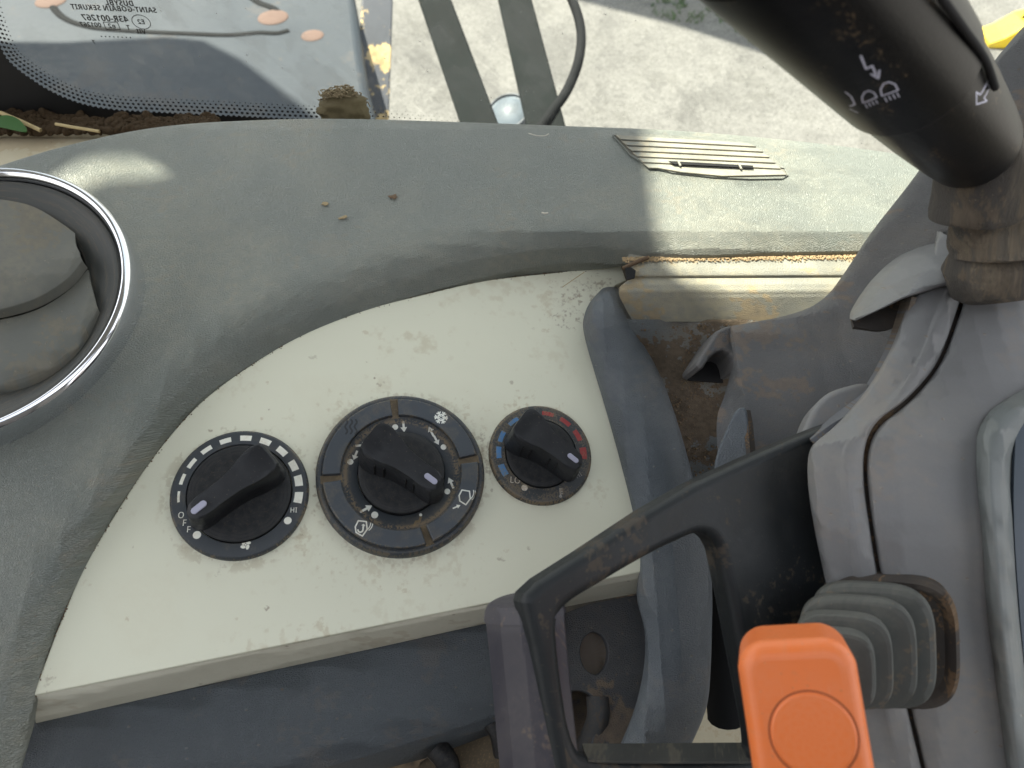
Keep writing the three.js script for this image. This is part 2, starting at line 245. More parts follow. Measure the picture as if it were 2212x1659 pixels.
  // yellow chock far right
  { const t = thing('yellow_chock', 'small bright yellow wheel chock lying out in the yard at far right', 'wheel chock', V(2.86, 0, -4.42));
    const sh = new THREE.Shape([[-0.12, 0], [0.14, 0], [0.14, 0.13], [0.1, 0.15], [0.04, 0.13], [-0.05, 0.06], [-0.12, 0.03]].map(([x, y]) => new THREE.Vector2(x, y)));
    part('body', ext(sh, 0.16, 0.008, 3), M.yellow, t); part('handle', tube([V(0.05, 0.13, 0.08), V(0.07, 0.18, 0.08), V(0.1, 0.18, 0.08), V(0.11, 0.14, 0.08)], 0.008, 16, 8), M.rubber, t); }
}

function buildYardShade() {  // added roof, unseen, shaped so its shadow covers the far yard
  const up = (u, v) => { const p = H(u, v, EYE.y), k = 3.2 / SUN.y; return new THREE.Vector2(p.x + SUN.x * k, -(p.z + SUN.z * k)); };
  const a = up(1225, -8), b = up(1450, 50), c = up(1700, 130), d = up(1830, 152), t = thing('yard_shade_roof', 'added unseen roof on posts, cut to shade the far yard', 'shed', V(0, 0, 0));
  part('roof', ext(new THREE.Shape([a, b, c, d, new THREE.Vector2(d.x + 0.5, d.y + 7), new THREE.Vector2(a.x - 0.2, a.y + 7)]), 0.08, 0.01).rotateX(-Math.PI / 2).translate(0, 3.2, 0), M.roof, t);
  for (const [x, z] of [[a.x + 0.1, -a.y - 6.5], [d.x + 0.3, -d.y - 6.5], [a.x + 0.1, -a.y - 2.5], [d.x + 0.3, -d.y - 2.5]]) part('post', new THREE.CylinderGeometry(0.06, 0.06, 3.2, 16).translate(x, 1.6, z), M.steel, t);
}

function buildCabShell() {
  // windscreen with its printed border
  const t = thing('windscreen', 'dusty tinted windscreen glass with black dotted border behind the dash', 'windscreen', GLASS.m);
  const x0 = -0.62, x1 = 0.62, y0 = -0.07, y1 = 0.78;
  const g = new THREE.PlaneGeometry(x1 - x0, y1 - y0).translate((x0 + x1) / 2, (y0 + y1) / 2, 0);
  const dustTex = (() => { const S = 1024; return texture(S, (u, v, c, i, j) => {
    const a = fbm(u * 5, v * 5, 5, 301, 6), b = fbm(u * 26, v * 26, 26, 305, 5), n = hash(i, j, 55), m = hash(i >> 1, j >> 1, 56);
    const k = 0.008 + 0.15 * sst(0.42, 0.7, a) * sst(0.36, 0.62, b) + 0.08 * sst(0.55, 0.62, b) + 0.07 * sst(0.58, 0.8, vnoise((u + v) * 90, (u - v) * 9, 9, 311)) * sst(0.4, 0.6, a) + (n > 0.9985 ? 0.5 : 0) + (m > 0.9994 ? 0.6 : 0); c[0] = c[1] = c[2] = k; }, false); })();
  dustTex.repeat.set(3, 2.1);
  part('glass_pane', g, new THREE.MeshPhysicalMaterial({ color: new THREE.Color().setRGB(0.88, 0.915, 0.875), transmission: 1, roughness: 0.0, ior: 1.5, thickness: 0, specularIntensity: 0.6 }), t);
  part('dust', new THREE.PlaneGeometry(x1 - x0, y1 - y0).translate((x0 + x1) / 2, (y0 + y1) / 2, 0.002), new THREE.MeshStandardMaterial({ color: new THREE.Color().setRGB(0.42, 0.43, 0.4), alphaMap: dustTex, transparent: true, roughness: 1 }), t);
  // border and certification print, one flat layer on the glass
  const A = GLASS.loc(-60, -60), B = GLASS.loc(1010, -60), C = GLASS.loc(400, 335), X0 = Math.min(A.x, GLASS.loc(-60, 335).x), X1 = B.x + 0.02, Y1 = A.y + 0.005, Y0 = C.y, K = 2040 / (X1 - X0);
  const cv = document.createElement('canvas'); cv.width = 2040; cv.height = Math.round((Y1 - Y0) * K); const c = cv.getContext('2d');
  const at = (u, v) => { const q = GLASS.loc(u, v); return [(q.x - X0) * K, (Y1 - q.y) * K]; };
  c.fillStyle = '#000'; c.fillRect(0, 0, cv.width, cv.height); c.fillStyle = '#fff';
  const edge = [[-42, -60], [-26, 0], [-10, 55], [4, 90], [19, 119], [41, 141], [69, 162], [103, 184], [141, 203], [187, 219], [250, 230], [344, 236], [469, 242], [625, 250], [691, 253], [850, 262], [1000, 272]];
  const ec = new THREE.CatmullRomCurve3(edge.map(([u, v]) => V(u, v, 0)), false, 'centripetal'), EL = 2400, ep = ec.getSpacedPoints(EL), len = ec.getLength();
  c.beginPath(); ep.forEach((p, i) => { const q = at(p.x, p.y + 1); i ? c.lineTo(...q) : c.moveTo(...q); }); c.lineTo(...at(1010, 340)); c.lineTo(...at(-80, 340)); c.lineTo(...at(-80, -60)); c.fill();
  const kx = K * 0.66667 / 1106 * 0.55;
  [[-1, 3.7], [7.5, 3.3], [15.5, 3.0], [23, 2.3], [29.5, 1.4]].forEach(([off, r], row) => {
    const n = Math.floor(len / 11.4);
    for (let i = 0; i < n; i++) { const s = (i + (row % 2 ? 0.5 : 0)) / n, p = ec.getPointAt(s), q = ec.getTangentAt(s), fade = p.x > 700 ? Math.max(0.35, 1 - (p.x - 700) / 330) : 1, a = at(p.x + q.y * off, p.y - q.x * off); c.beginPath(); c.ellipse(a[0], a[1], r * kx * fade, r * kx * 0.86 * fade, 0, 0, 7); c.fill(); }
  });
  const word = (s, u, v, h, st = 'bold') => { const a = at(u, v); c.save(); c.translate(...a); c.rotate(0.045); c.scale(-1, 1); c.font = `${st} ${Math.round(h * kx)}px sans-serif`; c.textAlign = 'center'; c.textBaseline = 'middle'; c.fillText(s, 0, 0); c.restore(); };
  word('DUSYBL', 262, 0, 15); word('SAINT-GOBAIN SEKURIT', 250, 12, 14.5); word('43R-001267', 231, 33, 16.5); word('001267', 200, 46, 12.5); word('T', 281, 53, 13); word('VII', 309, 62, 13); word('. . . . . . . .', 253, 69, 15); word('7', 207, 84, 11);
  { const a = at(309, 41); c.strokeStyle = '#fff'; c.lineWidth = 1.5 * kx; c.beginPath(); c.ellipse(a[0], a[1], 17.5 * kx, 14 * kx, 0.1, 0, 7); c.stroke(); word('E2', 309, 41, 13); const b = at(246, 50); c.strokeRect(b[0] - 14 * kx, b[1] - 8 * kx, 28 * kx, 15 * kx); word('e2', 246, 50, 13); }
  const am = new THREE.CanvasTexture(cv);
  part('printed_border', new THREE.PlaneGeometry(X1 - X0, Y1 - Y0).translate((X0 + X1) / 2, (Y0 + Y1) / 2, 0.004), new THREE.MeshStandardMaterial({ color: 0x050505, alphaMap: am, transparent: true, roughness: 0.6 }), t, 'black dotted border and mirrored certification lettering');
  // tan sill under the glass at the left
  { const f = frame(H(60, 300, 0.318), V(0, 1, 0), V(0, 0, -1)), s = thing('windscreen_sill', 'cream painted metal sill below the glass at far left', 'sill', f.m);
    const L2 = (u, v) => f.loc(u, v);
    part('top_flange', down(ext(outline([L2(-120, 281), L2(20, 279), L2(120, 283), L2(240, 286), L2(255, 296), L2(120, 295), L2(-120, 294)]), 0.006, 0.0018), -0.005), M.sill, s);
    part('lower_flange', down(ext(outline([L2(-120, 295.5), L2(120, 297), L2(255, 298), L2(255, 420), L2(-120, 420)]), 0.006, 0.0018), -0.0075), M.sill, s); }
  // solid parts of the cab outside the picture: roof with its front outline shaped to shade the dash, floor and the bulkhead under the dash
  const up = (p) => { const k = (EYE.y + 0.55 - p.y) / SUN.y; return new THREE.Vector2(p.x + SUN.x * k, -(p.z + SUN.z * k)); };   // where the sun's ray to a point of the dash crosses the roof
  const a = up(H(1408, 285, DECK)), b = up(H(1408, 505, DECK)), c1 = up(H(1465, 600, 0.305)), c2 = up(H(1560, 640, 0.309)), c3 = up(H(1575, 697, 0.322)), r1 = up(H(1720, 688, 0.32)), l1 = up(H(330, 290, DECK)), l2 = up(H(335, 372, 0.28));
  const roof = new THREE.Shape([[-0.8, -0.9], [0.85, -0.9], [0.85, r1.y], [c3.x + 0.004, r1.y - 0.004], [c3.x, c3.y], [c2.x, c2.y], [c1.x, c1.y], [b.x, b.y], [a.x, a.y + 0.25], [-0.75, a.y + 0.25], [-0.8, a.y + 0.2]].map(([x, y]) => new THREE.Vector2(x, y)));
  { const A = up(H(95, 388, 0.266)), B = up(H(325, 335, 0.283)), d = B.clone().sub(A).normalize(), n = new THREE.Vector2(-d.y, d.x).multiplyScalar(0.0095), hole = new THREE.Path([A.clone().sub(n), B.clone().sub(n), B.clone().add(n), A.clone().add(n)]); roof.holes.push(hole); }  // added slit that lets a soft patch of sun onto the left dash
  roof.holes.push(new THREE.Path([[-0.45, -0.5], [0.5, -0.5], [0.5, 0.02], [-0.45, 0.02]].map(([x, y]) => new THREE.Vector2(x, y))));   // added opening, brings more sky light onto the panel
  single('cab_roof', ext(roof, 0.01, 0.002).rotateX(-Math.PI / 2).translate(0, EYE.y + 0.55, 0), M.roof, 'unseen cab roof, front outline and openings shaped for the light on the dash', 'roof');
  const rw = thing('cab_rear_wall', 'dark rear wall of the cab behind the driver, outside the picture', 'wall', V(0, EYE.y - 1.05, 0.62));
  part('lining', new THREE.BoxGeometry(1.7, 1.6, 0.04).translate(0, 0.8, 0), flat([0.05, 0.05, 0.05], 0.9), rw);
  const st = thing('driver_seat', 'dark upholstered driver seat behind the camera, outside the picture', 'seat', V(-0.05, EYE.y - 1.05, 0.42));
  part('seat', new RoundedBoxGeometry(0.5, 0.14, 0.48, 4, 0.05).translate(0, 0.45, -0.05), flat([0.03, 0.03, 0.032], 0.9), st); part('backrest', new RoundedBoxGeometry(0.48, 0.75, 0.12, 4, 0.05).translate(0, 0.85, 0.12), flat([0.03, 0.03, 0.032], 0.9), st); part('pedestal', new THREE.CylinderGeometry(0.12, 0.16, 0.4, 24).translate(0, 0.2, -0.02), M.mat, st);
  const fl = thing('cab_floor', 'dark rubber floor and bulkhead below the dash', 'floor', V(0, EYE.y - 1.05, 0)); fl.userData.kind = 'structure'; delete fl.userData.category;
  part('floor_mat', new THREE.BoxGeometry(1.6, 0.04, 1.5).translate(0, -0.02, 0.2), M.mat, fl);
  part('bulkhead', new THREE.BoxGeometry(1.4, 0.75, 0.03).translate(0, 0.30, -0.47), M.mat, fl);
  for (const x of [-0.72, 0.72]) part('bulkhead', new THREE.BoxGeometry(0.03, 0.7, 0.9).translate(x, 0.3, -0.02), M.mat, fl);
}

let dash;
function buildDash() {
  dash = thing('dashboard', 'grey green moulded dashboard with leather grain running below the windscreen', 'dashboard', H(1100, 400, DECK));
  const PP = (u, v, o = -0.013) => PL(u, v, VENT.pl, o), D = (u, v, h = DECK) => H(u, v, h), E = (u, v) => PL(u, v, PANEL.pl, -0.0005);
  const sec = (far, crest, edge, bulge = 0.008, tight = 0.8) => {
    const lo = far.clone().add(V(0, -0.03, 0.004)), a = lerp(far, crest, 0.35).add(V(0, 0.0008, 0)), b = lerp(far, crest, tight).add(V(0, 0.0002, 0));
    const q = crest.clone().add(V(0, -0.001, 0.003)), m = lerp(crest, edge, 0.3).add(V(0.1 * bulge, 0.4 * bulge, 0.35 * bulge)), m2 = lerp(crest, edge, 0.72).add(V(0.08 * bulge, 0.3 * bulge, 0.3 * bulge)), un = edge.clone().addScaledVector(edge.clone().sub(EYE).normalize(), 0.014);
    return [lo, far, lerp(far, crest, 0.04).add(V(0, 0.0006, 0)), a, b, crest, m, m2, edge, un];
  };
  const Rt = (u, vF, vC, vE, hE = 0.3024) => sec(D(u, vF), D(u, vC), H(u, vE, hE), 0.006, 0.93);
  const secs = [
    Rt(2300, 395, 478, 545), Rt(2050, 350, 486, 548), Rt(1850, 319, 493, 551), Rt(1650, 297, 497, 554), Rt(1480, 283, 498, 561), Rt(1370, 277, 498, 570, 0.308),
    sec(D(1250, 273), D(1250, 498), E(1238, 586)), sec(D(1100, 267), D(1100, 502), E(1080, 603)), sec(D(900, 260), D(905, 522), E(850, 655)),
    sec(D(700, 255), D(712, 580), E(640, 732)), sec(D(520, 260), D(545, 660), E(476, 838)),
    sec(D(360, 270), D(400, 768), E(385, 922)), sec(PP(180, 303), D(335, 880, 0.297), E(325, 1000)), sec(PP(0, 355), D(245, 1010, 0.302), E(255, 1103)),
    sec(PP(-200, 440), D(150, 1110, 0.308), E(183, 1232)), sec(PP(-330, 600), D(60, 1235, 0.315), E(123, 1368)), sec(PP(-390, 760), D(5, 1340, 0.32), E(84, 1480)),
    sec(PP(-420, 900), D(-30, 1430, 0.326), E(72, 1562)), sec(PP(-440, 1050), D(-70, 1530, 0.332), E(45, 1650)), sec(PP(-460, 1250), D(-110, 1680, 0.34), E(10, 1790)),
  ];
  wpart('dash_top', patch(secs, 72, 130, 0.003, 14), M.deck, dash);
  const caster = new THREE.Raycaster(), onDeck = (u, v) => { dash.updateMatrixWorld(true); caster.set(EYE, ray(u, v).normalize()); return caster.intersectObject(dash.children[0])[0].point; };
  // stepped ledges and the open pocket to the right of the control panel
  const cols = [1345, 1430, 1560, 1700, 1900, 2200], row = (v, h) => cols.map((u, i) => H(i ? u : v < 608 ? 1358 : 1338 + Math.max(0, v - 640) * 0.55, v + (u - 1700) * -0.004, h));
  wpart('upper_ledge', patch([row(545, 0.3022), row(556, 0.3027), row(575, 0.3032), row(594, 0.3039), row(597, 0.3048), row(599, 0.3072)], 30, 24, 0.002), M.ledge, dash);
  wpart('lower_ledge', patch([row(590, 0.3054), row(601, 0.3055), row(620, 0.306), row(628, 0.3064), row(636, 0.3083), row(660, 0.3138), row(688, 0.3205), row(694, 0.322)], 30, 40, 0.002), M.ledge, dash, 'lower step of the open shelf with dusty front');
  wpart('pocket_floor', patch([[690, 0.321], [697, 0.3217], [760, 0.334], [850, 0.352], [960, 0.372], [1060, 0.39], [1250, 0.42]].map(([v, h]) => [1345, 1400, 1480, 1560, 1640, 1760].map((u) => H(u, v, h + 0.002 * Math.sin(u * 0.03 + v * 0.02)))), 30, 30, 0.003), M.pocket, dash, 'dirt covered floor of the open pocket');
  // padded rail beside the panel
  const L = [[1296, 628], [1272, 655], [1258, 695], [1263, 735], [1292, 835], [1335, 985], [1382, 1195], [1376, 1288], [1393, 1360], [1393, 1432], [1374, 1525], [1338, 1615], [1300, 1700]];
  const R = [[1335, 622], [1349, 640], [1370, 690], [1390, 730], [1438, 835], [1484, 985], [1532, 1190], [1538, 1290], [1537, 1360], [1535, 1432], [1526, 1525], [1492, 1610], [1450, 1700]];
  const off = (i) => [0.9, 1.8, 2.0, 1.75, 1.35, 1.1][i] ?? 1;
  const rows = L.map((l, i) => { const r = R[i], at = (t) => [l[0] + (r[0] - l[0]) * t, l[1] + (r[1] - l[1]) * t], k = off(i), q = (t, o) => PL(...at(t), PANEL.pl, o);
    return [q(0, -0.032), ...[0, 0.05, 0.12, 0.22, 0.34, 0.48, 0.62, 0.76, 0.88, 0.96].map((t) => q(t, (-0.002 + 0.0145 * Math.pow(Math.sin(Math.PI * Math.pow(t, 0.75)), 0.62)) * k)), q(1, -0.012), q(1, -0.045)]; });
  rows.unshift(rows[0].map((p, k) => PL(1316 + (k - 6) * 2.4, 616, PANEL.pl, -0.012)));
  wpart('padded_rail', patch(rows, 60, 90, 0.003, 5), M.rail, dash, 'padded grained rail along the right edge of the control panel');
  // lower facia under the lip, and the plate with recesses beside it
  const T = [[0, 1578], [72, 1562], [300, 1512], [560, 1455], [800, 1402], [1056, 1345], [1150, 1326], [1212, 1313]], lowV = [1860, 1847, 1788, 1720, 1662, 1596, 1572, 1556];
  const q = (u, v, o) => PL(u, v, PANEL.pl, o);
  const fr = (t, o, add = 0) => T.map(([u, v], i) => q(u + (i < 2 ? 0 : 6 * t), v + (lowV[i] - v) * t + add, o));
  wpart('lower_facia', patch([fr(0, -0.045, -6), fr(0, -0.0258, 0), fr(0.03, -0.0245), fr(0.4, -0.025), fr(0.78, -0.03), fr(0.86, -0.034), fr(0.92, -0.043), fr(1, -0.06), fr(1.02, -0.085)], 50, 60, 0.003), M.lower, dash);
  const pf = frame(PL(1300, 1420, PANEL.pl, -0.027), PANEL.z);
  const ps = outline(px(pf, [[1190, 1336], [1272, 1305], [1395, 1281], [1412, 1350], [1414, 1430], [1398, 1512], [1362, 1602], [1312, 1700], [1170, 1700]]));
  ps.holes.push(outline(px(pf, [[1283, 1365], [1303, 1376], [1313, 1405], [1307, 1440], [1288, 1457], [1266, 1447], [1253, 1415], [1260, 1380]]).reverse(), true, 40));
  ps.holes.push(outline(px(pf, [[1215, 1505], [1245, 1492], [1270, 1498], [1290, 1520], [1294, 1550], [1282, 1590], [1262, 1640], [1215, 1640]]).reverse(), true, 60));
  const plm = pf.m.clone();
  wpart('recess_plate', down(ext(ps, 0.004, 0.0006), -0.004).applyMatrix4(plm), M.plate, dash);
  const cup = new THREE.SphereGeometry(0.0115, 32, 20, 0, Math.PI * 2, Math.PI / 2, Math.PI / 2).rotateX(Math.PI / 2).scale(0.95, 1.25, 1.0); { const c = pf.loc(1283, 1411); wpart('recess_cup', cup.translate(c.x, c.y, -0.003).applyMatrix4(plm), dusty([0.26, 0.24, 0.22], { film: 0.7, crust: 0.4, crustAt: 0.54, s: 31, rough: 0.9, span: 0.04, size: 256, dust: [0.25, 0.19, 0.13] }), dash, 'dirty screw recess'); }
  wpart('bracket', tube([q(1292, 1505, -0.03), q(1293, 1550, -0.03), q(1275, 1600, -0.034), q(1240, 1660, -0.04)], 0.006, 30, 10).applyMatrix4(new THREE.Matrix4()), M.shroud, dash);
  wpart('backing_plate', ext(outline(px(pf, [[1170, 1480], [1320, 1480], [1310, 1680], [1170, 1680]])), 0.002, 0).translate(0, 0, -0.035).applyMatrix4(plm), M.plate, dash);
  // defrost grille let into the dash top
  const g1 = onDeck(1350, 298), g2 = onDeck(1680, 362), g3 = onDeck(1480, 372), gn = g3.clone().sub(g1).cross(g2.clone().sub(g1)).normalize(); if (gn.y < 0) gn.negate();
  const gf = frame(g1.clone().add(g2).add(g3).divideScalar(3).addScaledVector(gn, 0.0002), gn, V(0, 0, -1)), gr = new THREE.Group(); gr.name = 'defrost_grille'; dash.add(gr); gf.m.clone().premultiply(dash.matrixWorld.clone().invert()).decompose(gr.position, gr.quaternion, gr.scale); gr.updateWorldMatrix(true, false);
  const GX = 36, GY = 14, c0 = gf.loc(1300, 400), c1 = gf.loc(1730, 275), lift = []; c0.x -= 0.01; c1.x += 0.01;
  for (let j = 0; j <= GY; j++) for (let i = 0; i <= GX; i++) { const q = V(c0.x + (c1.x - c0.x) * i / GX, c0.y + (c1.y - c0.y) * j / GY, 0.05).applyMatrix4(gf.m); caster.set(q, gf.z.clone().negate()); const h = caster.intersectObject(dash.children[0])[0]; lift.push(h ? 0.05 - h.distance : 0); }
  const hug = (g) => { const p = g.attributes.position; for (let k = 0; k < p.count; k++) { const x = Math.min(GX - 0.001, Math.max(0, (p.getX(k) - c0.x) / (c1.x - c0.x) * GX)), y = Math.min(GY - 0.001, Math.max(0, (p.getY(k) - c0.y) / (c1.y - c0.y) * GY)), i = Math.floor(x), j = Math.floor(y), L = (a, b) => lift[b * (GX + 1) + a], fx = x - i, fy = y - j; p.setZ(k, p.getZ(k) + (L(i, j) * (1 - fx) + L(i + 1, j) * fx) * (1 - fy) + (L(i, j + 1) * (1 - fx) + L(i + 1, j + 1) * fx) * fy); } g.computeVertexNormals(); return g; };
  const dense = (l) => l.flatMap((a, i) => { const b = l[(i + 1) % l.length], n = Math.max(1, Math.round(a.distanceTo(b) / 0.006)); return Array.from({ length: n }, (_, k) => a.clone().lerp(b, k / n)); });
  const rim = [[1323, 294], [1330, 290], [1352, 288], [1480, 297], [1600, 308], [1640, 322], [1672, 343], [1696, 366], [1703, 380], [1690, 388], [1620, 389], [1540, 385], [1450, 375], [1400, 362], [1362, 338]];
  const rimS = new THREE.Shape(dense(px(gf, rim))), cen = gf.loc(1515, 340); rimS.holes.push(new THREE.Path(dense(px(gf, rim)).map((p) => p.clone().sub(cen).multiplyScalar(0.985).add(cen)).reverse()));
  part('frame', hug(ext(rimS, 0.0006, 0.0003, 2).translate(0, 0, 0.0002)), M.deck, gr);
  part('backing', hug(ext(new THREE.Shape(dense(px(gf, rim))), 0.0001, 0).translate(0, 0, 0.0003)), flat([0.17, 0.165, 0.14], 0.9), gr, 'dark gaps between the slats');
  const inL = (t) => [1329 + t * 72, 294 + t * 74], inR = (t) => [1612 + 86 * Math.pow(t, 0.8), 311 + 64 * t + 8 * t * t];
  const N = 6;
  for (let k = 0; k < N; k++) {
    const t0 = k / N + 0.003, t1 = (k + 1) / N - 0.003, A = inL(t0), B = inR(t0), C = inR(t1), Dd = inL(t1), bow = k === N - 1 ? [[1560, 385.5], [1470, 377], [1420, 368]] : [], W = px(gf, [A, B, C, ...bow, Dd]);
    const g = ext(new THREE.Shape(dense(W)), 0.0004, 0.0003, 2), p = g.attributes.position, ax = W[0], bx = W[1], cx = W[2], dx = W[W.length - 1];
    for (let i = 0; i < p.count; i++) { const x = p.getX(i), yt = ax.y + (bx.y - ax.y) * (x - ax.x) / (bx.x - ax.x), yb = dx.y + (cx.y - dx.y) * (x - dx.x) / (cx.x - dx.x), f = Math.min(1, Math.max(0, (p.getY(i) - yb) / (yt - yb))); p.setZ(i, p.getZ(i) + 0.0006 + 0.0009 * (1 - f)); }
    part('slat', hug(g), M.slat, gr);
  }
  part('slot', hug(ext(new THREE.Shape(dense(px(gf, [[1442, 356], [1624, 366], [1625, 371], [1455, 363]]))), 0.0003, 0).translate(0, 0, 0.0028)), M.dark, gr, 'flat dark strip on the grille painting the shade of an opening');  // dark strip laid over the slats, stands for a shaded opening
  for (const u of [1463, 1594]) part('slot_rib', hug(ext(outline(px(gf, [[u - 3, 354 + (u - 1442) * 0.055], [u + 1, 354 + (u - 1442) * 0.055], [u + 7, 366 + (u - 1442) * 0.05], [u + 3, 366 + (u - 1442) * 0.05]])), 0.0006, 0).translate(0, 0, 0.0029)), M.slat, gr);
}

function buildPanel() {
  const t = thing('control_panel', 'cream plastic heater control panel with stains, carrying three black dials', 'control panel', PANEL.m);
  const edge = [[1340, 573], [1200, 590], [1050, 607], [900, 641], [780, 673], [640, 731], [540, 791], [450, 856], [400, 905], [330, 990], [250, 1110], [180, 1232], [122, 1368], [83, 1478], [72, 1504]];
  const right = [[1390, 1236], [1396, 1190], [1345, 985], [1300, 835], [1275, 730], [1272, 690], [1290, 650], [1330, 618], [1352, 607]];
  const pts = px(PANEL, edge.slice(0, -2)), curve = new THREE.CatmullRomCurve3(pts.map((p) => V(p.x, p.y, 0)), false, 'centripetal').getPoints(70).map((p) => new THREE.Vector2(p.x, p.y));
  const S = new THREE.Shape([...curve, ...px(PANEL, [[72, 1504]]), ...px(PANEL, right)]);
  const g = down(ext(S, 0.004, 0.0009, 3), -0.004);
  // face texture in panel metres, with the stains where they are
  const bx = new THREE.Box2().setFromPoints([...curve, PANEL.loc(72, 1504), ...px(PANEL, right)]), SZ = 2048, K = Math.max(bx.max.x - bx.min.x, bx.max.y - bx.min.y), stain = [];
  const add = (u, v, r, col, a, sc = 120, rx = 1, thr = 0.5) => { const q = PANEL.loc(u, v); stain.push({ x: (q.x - bx.min.x) / K, y: (q.y - bx.min.y) / K, r: r * 0.00024 / K, col, a, sc, rx, thr }); };
  const br = [0.17, 0.105, 0.06], tn = [0.42, 0.33, 0.2];
  add(1250, 640, 75, br, 0.85, 150, 1, 0.56); add(1225, 690, 60, br, 0.8, 190, 1, 0.58); add(1180, 640, 60, tn, 0.5, 90); add(1300, 615, 45, br, 0.7, 170, 1, 0.54); add(1080, 620, 100, tn, 0.35, 60, 2.4);
  add(900, 735, 70, tn, 0.45, 60, 1.6); add(840, 820, 60, tn, 0.3, 70); add(735, 880, 55, tn, 0.45, 100, 1, 0.5); add(1010, 900, 50, tn, 0.5, 130, 1, 0.5); add(1120, 880, 45, tn, 0.6, 140); add(1200, 895, 40, tn, 0.6, 150); add(1045, 970, 40, br, 0.75, 170, 0.5, 0.5); add(1050, 1010, 26, br, 0.7, 180, 0.6);
  add(700, 960, 30, tn, 0.5, 120, 0.6); add(1280, 1060, 40, tn, 0.35, 120); add(650, 1170, 40, tn, 0.5, 140, 1, 0.5); add(560, 1215, 70, tn, 0.22, 60, 2); add(800, 1230, 60, tn, 0.4, 130, 2, 0.52); add(950, 1220, 60, tn, 0.3, 120, 2); add(640, 920, 40, tn, 0.3, 90); add(500, 830, 60, tn, 0.25, 90);
  add(185, 1250, 24, tn, 0.8, 70, 0.5, 0.38); add(700, 1385, 40, tn, 0.6, 110, 1.2, 0.42); add(600, 1420, 60, tn, 0.4, 80, 1.6); add(470, 1240, 18, br, 0.5, 200, 0.5); add(330, 1080, 60, tn, 0.25, 70); add(105, 1470, 20, br, 0.6, 220); add(860, 1330, 60, tn, 0.22, 90, 2); add(400, 1180, 30, tn, 0.4, 160, 0.5); add(1180, 760, 80, tn, 0.25, 70);
  for (let i = 0; i < 50; i++) add(rr(150, 1330), rr(620, 1480), rr(2, 5), rnd() > 0.4 ? br : tn, rr(0.3, 0.8), 300, rr(0.4, 2), 0.25);
  for (let i = 0; i < 8; i++) add(rr(150, 1330), rr(620, 1480), rr(18, 60), tn, rr(0.02, 0.07), rr(30, 80), rr(0.6, 3), 0.5);
  const acc = new Map(); stain.forEach((s) => { const R = s.r * Math.max(1, s.rx) * 1.3; for (let a = Math.floor((s.x - R) * 32); a <= (s.x + R) * 32; a++) for (let b = Math.floor((s.y - R) * 32); b <= (s.y + R) * 32; b++) { const k = a + b * 100; acc.has(k) || acc.set(k, []); acc.get(k).push(s); } });
  const rims = [[521, 1069, 149], [867, 1027, 184], [1166, 984, 112]].map(([u, v, r]) => { const q = PANEL.loc(u, v); return [(q.x - bx.min.x) / K, (q.y - bx.min.y) / K, r * 0.00024 / K]; });
  const tex = texture(SZ, (u, v, c, i, j) => {
    const a = fbm(u * 7, v * 7, 64, 401, 5), g2 = fbm(u * 130, v * 130, 256, 405, 3), w = hash(i, j, 11); const t0 = 1 + 0.05 * (a - 0.5) + 0.02 * (w - 0.5);
    c[0] = 0.70 * t0; c[1] = 0.70 * t0; c[2] = 0.565 * t0;
    const gr = sst(0.52, 0.7, a) * 0.06 * (0.5 + g2); for (let n = 0; n < 3; n++) c[n] += (tn[n] - c[n]) * gr;
    for (const [x, y, r] of rims) { const d = Math.hypot(u - x, v - y) / r; if (d < 1.12) { const k = sst(0.5, 0.72, g2 + 0.5 * (vnoise(u * 40, v * 40, 64, 3) - 0.5)) * 0.3 * sst(1.09, 1.01, d); for (let n = 0; n < 3; n++) c[n] += (tn[n] * 0.75 - c[n]) * k; } }
    const l = acc.get(Math.floor(u * 32) + Math.floor(v * 32) * 100);
    if (l) for (const s of l) { const d = Math.hypot((u - s.x) / s.rx, v - s.y) / s.r; if (d < 1.25) { const k = 0.7 * s.a * sst(s.thr + 0.02, s.thr + 0.34, fbm(u * s.sc, v * s.sc, 512, 71, 4) + 0.28 * (0.6 - d)); for (let n = 0; n < 3; n++) c[n] += (s.col[n] - c[n]) * k; } }
  });
  const p = g.attributes.position, uv = g.attributes.uv; for (let i = 0; i < p.count; i++) uv.setXY(i, (p.getX(i) - bx.min.x) / K, (p.getY(i) - bx.min.y) / K);
  part('face_plate', g, new THREE.MeshStandardMaterial({ map: tex, roughness: 0.42, bumpMap: rep(FINE, 6), bumpScale: 0.00002 }), t);
  // turned-down lip along the bottom
  const c0 = [[72, 1504], [300, 1456], [560, 1402], [800, 1352], [1056, 1306], [1230, 1268], [1390, 1236]], b0 = [[77, 1562], [303, 1511], [563, 1453], [803, 1401], [1058, 1345], [1228, 1309], [1376, 1281]];
  const mk = (a, b, k, o) => a.map((c, i) => PL(c[0] + (b[i][0] - c[0]) * k, c[1] + (b[i][1] - c[1]) * k, PANEL.pl, o));
  wpart('front_lip', patch([mk(c0, b0, -0.02, -0.0004), mk(c0, b0, 0.02, -0.0006), mk(c0, b0, 0.5, -0.012), mk(c0, b0, 0.96, -0.0232), mk(c0, b0, 1, -0.0245), mk(c0, b0, 1, -0.03)], 40, 24, 0.002), M.lip, t, 'cream lip folded down along the lower edge');
}

